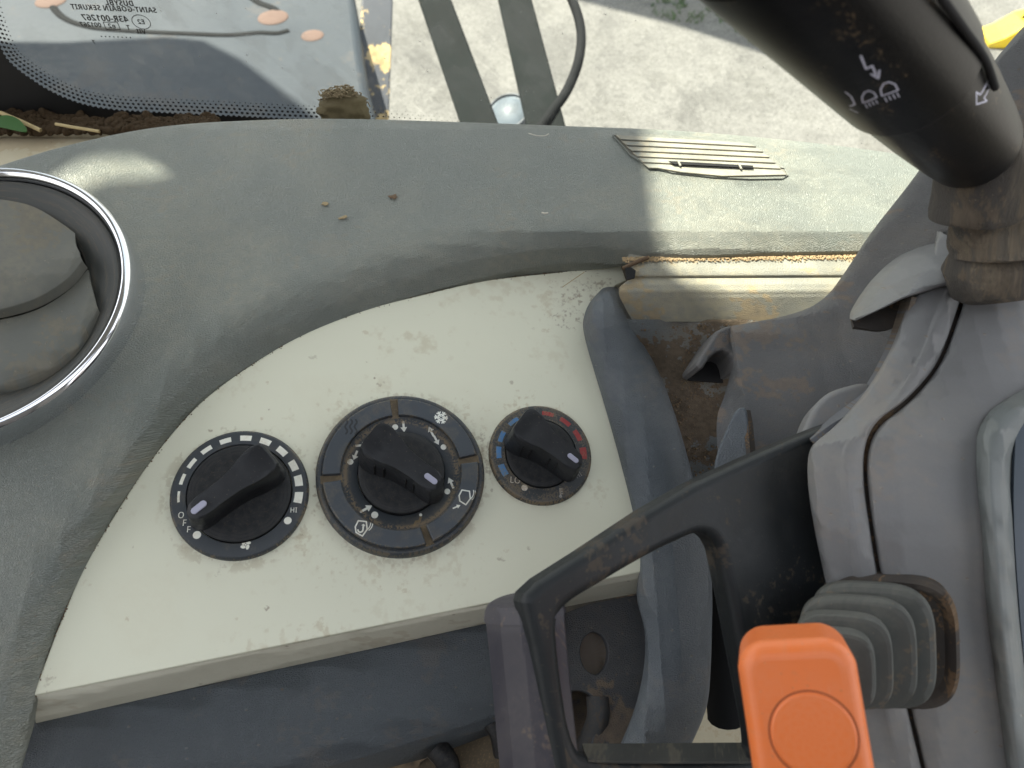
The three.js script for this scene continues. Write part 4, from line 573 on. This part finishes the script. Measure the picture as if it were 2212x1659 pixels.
function buildStalk() {
  const A = P(2107, 322, 0.30), B = P(1905, 85, 0.225), dir = B.clone().sub(A).normalize(), f = frame(A, dir, camDir(0.7, -0.7, 0));
  const t = thing('column_stalk', 'black control stalk with white headlamp symbols and dirty rubber boot at upper right', 'control stalk', f.m);
  const Lg = B.distanceTo(A) * 1.75, prof = [[0.001, -0.001], [0.0125, 0.0], [0.0158, 0.0025], [0.0172, 0.007], [0.0182, 0.02], [0.0196, 0.05], [0.0206, 0.082], [0.0207, 0.0826], [0.0216, 0.0834], [0.0218, 0.0842], [0.0232, Lg]];
  const cv = document.createElement('canvas'); cv.width = 2048; cv.height = 1400; const c = cv.getContext('2d');
  const im0 = c.createImageData(2048, 1400); for (let j = 0; j < 1400; j++) for (let i = 0; i < 2048; i++) { const a = fbm(i / 120, j / 120, 17, 88, 5), g = fbm(i / 10, j / 10, 205, 90, 3), k = 0.10 * sst(0.5, 0.75, a) + (hash(i >> 2, j >> 2, 4) > 0.999 ? 0.4 : 0) + 0.6 * sst(0.74, 0.8, a * 0.6 + g * 0.5), q = (j * 2048 + i) * 4, kk = Math.min(1, k); im0.data.set([13 + (112 - 13) * kk, 14 + (94 - 14) * kk, 17 + (72 - 17) * kk, 255], q); }
  c.putImageData(im0, 0, 0);
  const o = EYE.clone().applyMatrix4(f.inv), SR = (z) => 0.0182 + (z - 0.02) * 0.047;
  const hit = (u, v) => { const d = P(u, v, 1).applyMatrix4(f.inv).sub(o); let best = null; for (let s = 0.15; s < 0.4; s += 0.0002) { const q = o.clone().addScaledVector(d, s); if (Math.hypot(q.x, q.y) < SR(q.z)) { best = q; break; } } if (!best) return null; let a = Math.atan2(best.x, -best.y) / (Math.PI * 2); a = mod(a, 1); return [a * 2048, (1 - best.z / Lg) * 1400]; };
  c.strokeStyle = c.fillStyle = 'rgb(205,206,225)'; c.lineCap = 'round'; c.lineJoin = 'round';
  const line = (l, w = 9, close) => { const h = l.map(([u, v]) => hit(u, v)).filter(Boolean); if (h.length < 2) return; c.lineWidth = w; c.beginPath(); h.forEach((q, i) => (i ? c.lineTo(...q) : c.moveTo(...q))); if (close) c.closePath(); c.stroke(); };
  line([[1863, 130], [1873, 156], [1887, 149], [1894, 166]], 8); line([[1884, 166], [1899, 174], [1902, 158]], 8);
  const lamp = (u, v, k) => { const r = (x, y) => [u + (x * 0.93 + y * 0.34) * k, v + (-x * 0.36 + y * 0.93) * k]; line([r(-24, 8), r(-21, -8), r(-8, -19), r(8, -19), r(21, -8), r(24, 8)], 7, true); for (const x of [-18, -6, 6, 18]) line([r(x, 15), r(x + 2, 26)], 5.5); };
  lamp(1921, 197, 0.8); lamp(1877, 214, 0.68); line([[1826, 205], [1838, 213], [1846, 228], [1836, 232]], 8); line([[1836, 238], [1852, 244]], 7);
  line([[2112, 222], [2112, 200], [2120, 205], [2134, 180], [2140, 188], [2128, 212], [2133, 218], [2112, 226]], 8, true); line([[2140, 165], [2135, 178], [2144, 172]], 7);
  const tex = new THREE.CanvasTexture(cv); tex.colorSpace = THREE.SRGBColorSpace; tex.wrapS = THREE.RepeatWrapping;
  const g = lathe(prof, 96); { const p = g.attributes.position, uv = g.attributes.uv, n = prof.length; for (let i = 0; i < p.count; i++) { const seg = Math.floor(i / n), z = p.getZ(i); let a = mod(Math.atan2(p.getX(i), -p.getY(i)) / (Math.PI * 2), 1); uv.setXY(i, a, Math.min(1, Math.max(0, z / Lg))); } // unwrap across the seam
    const ng = g.toNonIndexed(), U = ng.attributes.uv; for (let i = 0; i < U.count; i += 3) { const m = Math.max(U.getX(i), U.getX(i + 1), U.getX(i + 2)); for (let k = 0; k < 3; k++) if (m - U.getX(i + k) > 0.5) U.setX(i + k, U.getX(i + k) + 1); } part('barrel', ng, new THREE.MeshPhysicalMaterial({ map: tex, roughness: 0.36, specularIntensity: 0.55, bumpMap: rep(FINE, 3), bumpScale: 0.00003 }), t, 'black barrel printed with white lamp symbols'); }
  // flat split line along the upper collar
  { const pts = [[2150, 190], [2128, 130], [2080, 60], [2030, -10]].map(([u, v]) => { const d = P(u, v, 1).applyMatrix4(f.inv).sub(o); let b = null; for (let s = 0.14; s < 0.4; s += 0.0002) { const q = o.clone().addScaledVector(d, s); if (Math.hypot(q.x, q.y) < SR(q.z) + 0.001) { b = q; break; } } return b; }).filter(Boolean); if (pts.length > 2) part('split_line', tube(pts, 0.0012, 20, 6), M.dark, t); }
  // folded rubber boot between stalk and column
  const C = P(2185, 592, 0.325), d2 = C.clone().sub(A), fb = frame(A, d2, camDir(1, 0, 0)), L2 = d2.length();
  const wob = (a, k) => { const r = 0.0185 * (1 + 0.06 * Math.sin(a * 2 + k * 0.9) + 0.04 * Math.sin(a * 3 - k * 1.7)); return { x: Math.cos(a) * r, y: Math.sin(a) * r }; };
  const lv = []; [[0.0, 0.8], [0.1, 0.95], [0.28, 1.1], [0.35, 1.17], [0.385, 1.1], [0.36, 0.86], [0.42, 0.86], [0.5, 1.02], [0.62, 1.24], [0.66, 1.26], [0.69, 1.16], [0.665, 0.92], [0.72, 0.98], [0.79, 1.3], [0.95, 1.46], [1.0, 1.44], [1.015, 1.25]].forEach(([z, s], i) => lv.push([z * L2, s * 0.93, 0.002 * Math.sin(i * 1.1), 0.0025 * Math.cos(i * 0.8)]));
  const bg = loft(wob, lv, 80, (x, y, z) => 0.003 * Math.sin(Math.atan2(y, x) * 2 + z * 60)); wpart('rubber_boot', bg.applyMatrix4(fb.m), M.boot, t, 'brown dusty folded rubber boot');
}

function buildHandle() {
  const f = frame(P(1206, 1345, 0.275), camDir(0.36, 0.14, 0.92));
  const t = thing('grab_handle', 'black plastic loop handle in front of the panel with dusty top bar', 'handle', f.m);
  const outer = px(f, [[1132, 1304], [1137, 1285], [1168, 1256], [1262, 1196], [1400, 1104], [1500, 1046], [1620, 990], [1720, 947], [1840, 900], [1960, 960], [1960, 1780], [1222, 1780], [1200, 1640], [1178, 1520], [1155, 1400]]);
  const s = outline(outer);
  s.holes.push(outline(px(f, [[1208, 1350], [1214, 1326], [1235, 1303], [1300, 1262], [1400, 1203], [1470, 1168], [1512, 1152], [1538, 1158], [1556, 1184], [1574, 1260], [1600, 1390], [1622, 1500], [1640, 1600], [1640, 1630], [1620, 1642], [1285, 1642], [1256, 1628], [1236, 1580], [1222, 1500], [1210, 1400]]).reverse(), true, 160));
  part('loop', down(ext(s, 0.006, 0.004, 7), -0.01), M.handle, t);
  wpart('lower_bar_top', patch([[[1258, 1606], [1330, 1606], [1450, 1605], [1560, 1604], [1640, 1604]].map(([u, v]) => PL(u, v, f.pl, -0.0135)), [[1262, 1622], [1330, 1624], [1450, 1624], [1560, 1625], [1650, 1626]].map(([u, v]) => PL(u, v, f.pl, -0.0065)), [[1272, 1640], [1330, 1643], [1450, 1644], [1560, 1644], [1660, 1644]].map(([u, v]) => PL(u, v, f.pl, -0.0005))], 40, 8, 0.001), dusty([0.04, 0.042, 0.04], { film: 1, crust: 0.3, crustAt: 0.55, dust: [0.075, 0.078, 0.07], soil: [0.13, 0.118, 0.09], s: 64, rough: 0.8, span: 0.08, specks: 3 }), t, 'pale strip on the lower bar, dust plus light from above put into its colour');  // lighter colour holds both dust and the light falling on the bar top
  // rounded grip sleeve on the left upright
  const q = (u, v, o) => PL(u, v, f.pl, o), G0 = q(1128, 1290, -0.018), G1 = q(1176, 1790, -0.018), gf = frame(G0, G0.clone().sub(G1), f.x.clone().cross(G0.clone().sub(G1)).negate()), GL = G0.distanceTo(G1);
  const oval = (a) => { const c = Math.cos(a), s = Math.sin(a), n = 2.5, w = 0.0102, h = 0.0185, r = Math.pow(Math.pow(Math.abs(c) / w, n) + Math.pow(Math.abs(s) / h, n), -1 / n), x = c * r, y = s * r, k = 0.42; return { x: x * Math.cos(k) - y * Math.sin(k), y: x * Math.sin(k) + y * Math.cos(k) }; };
  const lv = [[-GL, 0.84]]; for (let i = 1; i <= 14; i++) lv.push([-GL * (1 - i / 15), 0.86 + 0.11 * i / 14 + 0.03 * Math.sin(i / 15 * 5 + 0.6)]); lv.push([-0.007, 0.985], [-0.0045, 0.965], [-0.0025, 0.925], [-0.001, 0.86], [-0.0002, 0.76], [0.0002, 0.6], [0.0003, 0.3]);
  wpart('grip_sleeve', loft(oval, lv, 96, (x, y, z) => sst(-0.03, 0, z) * x * 0.16).applyMatrix4(gf.m), M.grip, t, 'worn purplish grip on the left upright of the loop');
}

function buildLever() {
  const A = P(1920, 1388, 0.2925), f = frame(A, camDir(-0.34, -0.02, 0.94), camDir(-0.03, 1, 0));
  const t = thing('shift_lever', 'lever with orange rounded knob and ribbed grey rubber bellows at lower right', 'lever', P(1755, 1560, 0.215));
  const rrect = (w, h) => (a) => { const c = Math.cos(a), s = Math.sin(a), n = 3.6, r = Math.pow(Math.pow(Math.abs(c) / w, n) + Math.pow(Math.abs(s) / h, n), -1 / n); return { x: c * r, y: s * r }; };
  [[1920, 1388, 258, 286, 0.2925], [1884, 1396, 236, 268, 0.284], [1852, 1411, 222, 240, 0.277], [1822, 1430, 186, 206, 0.27], [1806, 1448, 150, 170, 0.263]].forEach(([u, v, pw, ph, d], k) => {
    const q = P(u, v, d).applyMatrix4(f.inv), m = d * 0.66667 / 1106 / 2, w = pw * m * 1.06, h = ph * m, z = q.z, o = [q.x, q.y];
    const lv = k ? [[z - 0.0082, 0.8, ...o], [z - 0.0078, 0.92, ...o], [z - 0.006, 0.985, ...o], [z - 0.0028, 1, ...o], [z - 0.0008, 0.99, ...o], [z + 0.0006, 0.955, ...o], [z + 0.001, 0.88, ...o], [z + 0.0006, 0.72, ...o]] : [[z - 0.012, 1, ...o], [z - 0.002, 1, ...o], [z, 0.98, ...o], [z + 0.001, 0.93, ...o], [z + 0.0004, 0.86, ...o], [z - 0.002, 0.8, ...o]];
    wpart(k ? 'bellows_fold' : 'bellows_base', loft(rrect(w, h), lv, 96).applyMatrix4(f.m), k ? M.bellows : M.bellowsBase, t, k ? null : 'dark brown dirty base flange');
  });
  const B = P(1806, 1448, 0.261);
  const kf = frame(P(1756, 1562, 0.214), camDir(-0.3, 0.12, 0.95), camDir(-0.155, 1, 0)), w = kf.loc(1862, 1500).x - kf.loc(1598, 1500).x, top = kf.loc(1740, 1384).y, hh = 0.062;
  const box = new THREE.Shape(), x0 = -w / 2, x1 = w / 2, y1 = top, y0 = top - hh, r = 0.0085; box.moveTo(x0 + r, y0); box.lineTo(x1 - r, y0); box.absarc(x1 - r, y0 + r, r, -Math.PI / 2, 0); box.lineTo(x1, y1 - r); box.absarc(x1 - r, y1 - r, r, 0, Math.PI / 2); box.lineTo(x0 + r, y1); box.absarc(x0 + r, y1 - r, r, Math.PI / 2, Math.PI); box.lineTo(x0, y0 + r); box.absarc(x0 + r, y0 + r, r, Math.PI, Math.PI * 1.5);
  const cx = kf.loc(1757, 1587), Rb = (kf.loc(1852, 1587).x - kf.loc(1662, 1587).x) / 2;
  const kn = wpart('knob', down(ext(box, 0.022, 0.005, 8, 16), -0.027).translate(kf.loc(1730, 1500).x, 0, 0).applyMatrix4(kf.m), M.orange, t, 'bright orange rounded rectangular knob');
  const bt = lathe([[0.0001, 0.0007], [Rb * 0.9, 0.0007], [Rb * 0.975, 0.0004], [Rb * 0.99, -0.001]], 72).translate(cx.x, cx.y, 0); wpart('button', bt.applyMatrix4(kf.m), M.orange, kn, 'round push button on the orange knob');
  const gv = new THREE.RingGeometry(Rb * 0.99, Rb * 1.035, 72).translate(cx.x, cx.y, 0.0001); wpart('button_groove', gv.applyMatrix4(kf.m), flat([0.34, 0.085, 0.025], 0.7), kn);
  wpart('lever_shaft', tube([kf.p.clone().addScaledVector(kf.z, -0.02), B.clone().lerp(A, -0.1)], 0.006, 8, 12), M.black, t);
}

function buildBits() {
  // plug with dry fibres standing behind the dash
  { const p = P(742, 240, 0.535), f = frame(p, camDir(0, 0.2, 1)), t = thing('olive_plug', 'olive brown rubber plug covered with dry fibres against the foot of the glass', 'plug', f.m);
    const w = (n) => n / 1106 * 0.66667 * 0.535; const g = new THREE.SphereGeometry(1, 48, 32), q = g.attributes.position;
    for (let i = 0; i < q.count; i++) { const k = 1 + 0.3 * (vnoise(q.getX(i) * 3 + 9, q.getY(i) * 3 + 9 + q.getZ(i) * 2, 64, 5) - 0.5) + 0.12 * (vnoise(q.getX(i) * 11 + 20, q.getY(i) * 11 + 20 + q.getZ(i) * 7, 64, 9) - 0.5); q.setXYZ(i, q.getX(i) * w(54) * k, q.getY(i) * w(46) * k, q.getZ(i) * w(40) * k); } g.computeVertexNormals();
    part('body', g, dusty([0.1, 0.085, 0.04], { film: 0.5, crust: 0.8, crustAt: 0.48, dust: [0.17, 0.14, 0.08], soil: [0.1, 0.075, 0.04], s: 35, rough: 0.95, span: 0.04, size: 256 }), t);
    const fs = []; for (let i = 0; i < 150; i++) { const a = rr(0.3, 3.0), b = rr(-0.2, 1.5), r = rr(0.86, 1.0), x = Math.cos(a) * w(54) * r * Math.cos(b), y = Math.sin(a) * w(46) * r * Math.cos(b) + w(5), z = Math.sin(b) * w(44); const l = w(rr(5, 17)); fs.push(tube([V(x, y, z), V(x + rr(-1, 1) * l * 0.5, y + rr(-0.4, 0.7) * l * 0.6, z + l * 0.3), V(x + rr(-1, 1) * l, y + rr(-0.6, 0.6) * l, z + rr(0, 0.5) * l)], 0.0004, 6, 4)); }
    const o = part('fibres', mergeGeometries(fs), flat([0.24, 0.19, 0.11], 0.9), t); o.userData.kind = 'stuff'; }
  // soil heaped between glass and sill
  { const fs = [];
    for (let i = 0; i < 1500; i++) { const u = rr(-70, 470), k = Math.pow(rnd(), 0.8), v0 = 236 + 16 * sst(-60, 200, u) + 10 * (vnoise(u * 0.04 + 9, 3, 64, 8) - 0.5), v1 = 286 - 18 * sst(200, 470, u), p = P(u, v0 + (v1 - v0) * k, 0.553 - 0.022 * k), r = rr(0.0006, 0.0026) * (rnd() > 0.93 ? 1.8 : 1); const g = new THREE.IcosahedronGeometry(r, 1); g.scale(rr(0.7, 1.6), rr(0.5, 1), rr(0.7, 1.4)).rotateX(rr(0, 6)).rotateY(rr(0, 6)).translate(p.x, p.y, p.z); fs.push(g); }
    const o = single('soil', mergeGeometries(fs), dusty([0.035, 0.025, 0.015], { film: 0.6, crust: 0.6, crustAt: 0.5, dust: [0.085, 0.06, 0.035], soil: [0.055, 0.035, 0.02], s: 36, rough: 1, spec: 0.2, span: 0.5, specks: 4 }), 'dark brown soil and litter packed along the bottom of the glass', 'soil'); o.userData.kind = 'stuff'; }
  const stem = (pts, r, m, label, cat = 'straw', group) => single('straw', tube(pts.map((p) => P(...p)), r, 10, 6), m, label, cat, group);
  stem([[0, 243, 0.53], [45, 262, 0.528], [88, 282, 0.527]], 0.0014, M.straw, 'thick dry straw lying on the soil at far left');
  stem([[120, 268, 0.527], [160, 275, 0.526], [215, 284, 0.525]], 0.0011, M.straw, 'thinner dry straw lying on the soil right of the thick one');
  single('green_leaf', ext(outline([new THREE.Vector2(-0.012, 0), new THREE.Vector2(-0.004, 0.007), new THREE.Vector2(0.006, 0.004), new THREE.Vector2(0.013, -0.006), new THREE.Vector2(0.0, -0.004)], true), 0.0004, 0.0001), M.green, 'green leaf scrap at the far left end of the sill', 'leaf', null, frame(P(18, 268, 0.521), camDir(0.1, 0.4, 1)).m);
  stem([[1400, 556, 0.438], [1375, 566, 0.437], [1345, 580, 0.436]], 0.0012, M.twig, 'short brown twig poking from the corner behind the panel', 'twig');
  stem([[1262, 588, 0.4425], [1215, 620, 0.4385]], 0.00022, M.straw, 'fine pale straw lying near the top right corner of the panel');
  const deckP = (u, v, up = 0.0012) => H(u, v, DECK - up);
  const sd = (u, v, a, b, m, name, label, cat, rot = 0, pl) => { const p = pl ?? deckP(u, v), g = new THREE.SphereGeometry(1, 20, 14), q = g.attributes.position; for (let i = 0; i < q.count; i++) { const k = 1 + 1.1 * (vnoise(q.getX(i) * 2.6 + u, q.getZ(i) * 2.6 + v, 4096, 5) - 0.5); q.setXYZ(i, q.getX(i) * a * k, q.getY(i) * a * 0.16, q.getZ(i) * b * k); } g.computeVertexNormals(); g.rotateY(rot); return single(name, g, m, label, cat, null, p); };
  sd(352, 376, 0.0055, 0.004, M.husk, 'mud_flake', 'pale oval mud flake on the dash top above the round vent', 'mud flake');
  sd(265, 372, 0.005, 0.0022, M.husk, 'mud_flake', 'thin tan mud smear on the dash top left of the oval flake', 'mud flake', 0.3);
  sd(848, 425, 0.0026, 0.002, M.twig, 'seed_husk', 'small dark seed husk in the middle of the dash top', 'seed husk');
  sd(702, 440, 0.0022, 0.0014, M.husk, 'mud_flake', 'small tan mud crumb left of the dark seed husk', 'mud flake');
  sd(740, 470, 0.0025, 0.0012, M.husk, 'mud_flake', 'small tan mud crumb just below left of the dark seed husk', 'mud flake', 0.5);
  stem([[1142, 288, 0.488], [1160, 293, 0.486], [1178, 293, 0.486], [1185, 289, 0.487]], 0.0003, M.pale, 'pale curved hair of straw on the dash near the glass');
  stem([[1170, 459, 0.4435], [1176, 461, 0.443], [1184, 460, 0.443]], 0.0005, M.pale, 'tiny white splinter on the dash top above the crest');
  // scrap of dry husk stuck on the rail
  { const p = PL(1326, 685, PANEL.pl, 0.0115), f = frame(p, PANEL.z), fs = []; for (let i = 0; i < 46; i++) { const a = rr(-1, 1) * 0.0034, b = rr(-1, 1) * 0.0042, r = rr(0, 6.3), l = rr(0.0008, 0.002); fs.push(new THREE.BoxGeometry(l * 2, rr(0.0003, 0.0007), 0.0004).rotateZ(r).translate(a, b, rr(0.0002, 0.0012))); }
    single('dry_husk', mergeGeometries(fs), flat([0.3, 0.27, 0.22], 0.9), 'crumbled patch of dry husk stuck on top of the padded rail', 'husk', null, f.m).userData.kind = 'stuff'; }
  // crumbs of soil along the crease above the upper ledge and in the pocket
  { const fs = [], crumb = (p, r) => { const g = new THREE.IcosahedronGeometry(r, 0); g.rotateX(rr(0, 6)).rotateY(rr(0, 6)).translate(p.x, p.y, p.z); return g; };
    for (let i = 0; i < 1700; i++) { const u = rr(1345, 1880); fs.push(crumb(H(u, 553 + rr(-4, 3) + 7 * Math.pow(rnd(), 3) + (1850 - u) * 0.012, 0.3021), rr(0.0002, 0.0006))); }
    const o = single('sand_line', mergeGeometries(fs), flat([0.42, 0.31, 0.18], 0.95), 'line of orange sand caught in the crease above the shelf', 'sand'); o.userData.kind = 'stuff';
    const f2 = []; for (let i = 0; i < 900; i++) { const u = rr(1380, 1640), v = rr(700, 1060), k = (v - 697) / 363; f2.push(crumb(H(u, v, 0.3210 + (k < 0.4 ? 0.075 * k : 0.030 + 0.062 * (k - 0.4)) + 0.002 * Math.sin(u * 0.03 + v * 0.02)), rr(0.0002, 0.0009))); }
    const o2 = single('soil_crumbs', mergeGeometries(f2), flat([0.16, 0.11, 0.065], 0.95), 'loose brown soil crumbs on the pocket floor', 'soil'); o2.userData.kind = 'stuff'; }
  { const fs = [], e = new THREE.CatmullRomCurve3([[1330, 575], [1200, 591], [1050, 608], [900, 642], [780, 674], [640, 732], [540, 792], [450, 857], [400, 906], [330, 991], [250, 1111], [180, 1233], [122, 1369], [83, 1479], [73, 1510]].map(([u, v]) => V(u, v, 0)), false, 'centripetal');
    for (let i = 0; i < 1500; i++) { const k = rnd(), p = e.getPointAt(k), d = 0.25 + vnoise(k * 40, 2, 256, 6); if (rnd() > d * d * 1.1) continue; const g = new THREE.IcosahedronGeometry(rr(0.00015, 0.0006), 0), q = PL(p.x + rr(-3, 4), p.y + rr(-3, 4), PANEL.pl, rr(0, 0.0006)); g.rotateX(rr(0, 6)).translate(q.x, q.y, q.z); fs.push(g); }
    const o = single('seam_dirt', mergeGeometries(fs), flat([0.13, 0.085, 0.05], 0.95), 'brown dirt lodged in the seam around the cream control panel', 'dirt'); o.userData.kind = 'stuff'; }
  wpart('gap_shade', ext(outline([[1350, 580], [1362, 579], [1372, 586], [1370, 602], [1354, 606]].map(([u, v]) => PANEL.loc(u, v, 0.024))), 0.001, 0).translate(0, 0, 0.024).applyMatrix4(PANEL.m), M.dark, dash, 'flat dark patch painting the shade of a gap beside the panel corner');  // thin dark plate, paints the shade of a small gap
  // tan duct and bracket seen under the lower facia
  { const t = thing('heater_duct', 'tan duct with dark clamp under the lower facia beside the handle', 'duct', P(1000, 1610, 0.36));
    wpart('duct', tube([P(930, 1690, 0.40), P(1010, 1640, 0.40), P(1080, 1605, 0.40), P(1160, 1570, 0.40)], 0.011, 30, 20), dusty([0.11, 0.085, 0.055], { film: 0.5, crust: 0.3, s: 37, size: 256, span: 0.1, rough: 0.9, dust: [0.16, 0.125, 0.08] }), t);
    wpart('clamp', tube([P(940, 1615, 0.385), P(962, 1640, 0.383), P(975, 1690, 0.383)], 0.006, 10, 10), M.black, t);
    wpart('clamp', tube([P(1062, 1560, 0.385), P(1078, 1590, 0.383), P(1085, 1630, 0.383)], 0.0045, 10, 10), M.black, t); }
  { const t = single('sunlit_floor_patch', new RoundedBoxGeometry(0.16, 0.01, 0.14, 3, 0.003), M.sill, 'added cream plate below the dash, sunlight on the floor put into its colour', 'plate', null, P(1545, 1590, 0.62)); }  // added plate, its cream colour stands for sun on the floor
  { single('pedal_arm', tube([P(1545, 1150, 0.45), P(1560, 1400, 0.47), P(1570, 1550, 0.48)], 0.012, 20, 14), M.rubber, 'black rounded arm in the gap between rail and handle', 'arm'); }
}

renderCab();
renderer.render(scene, camera);
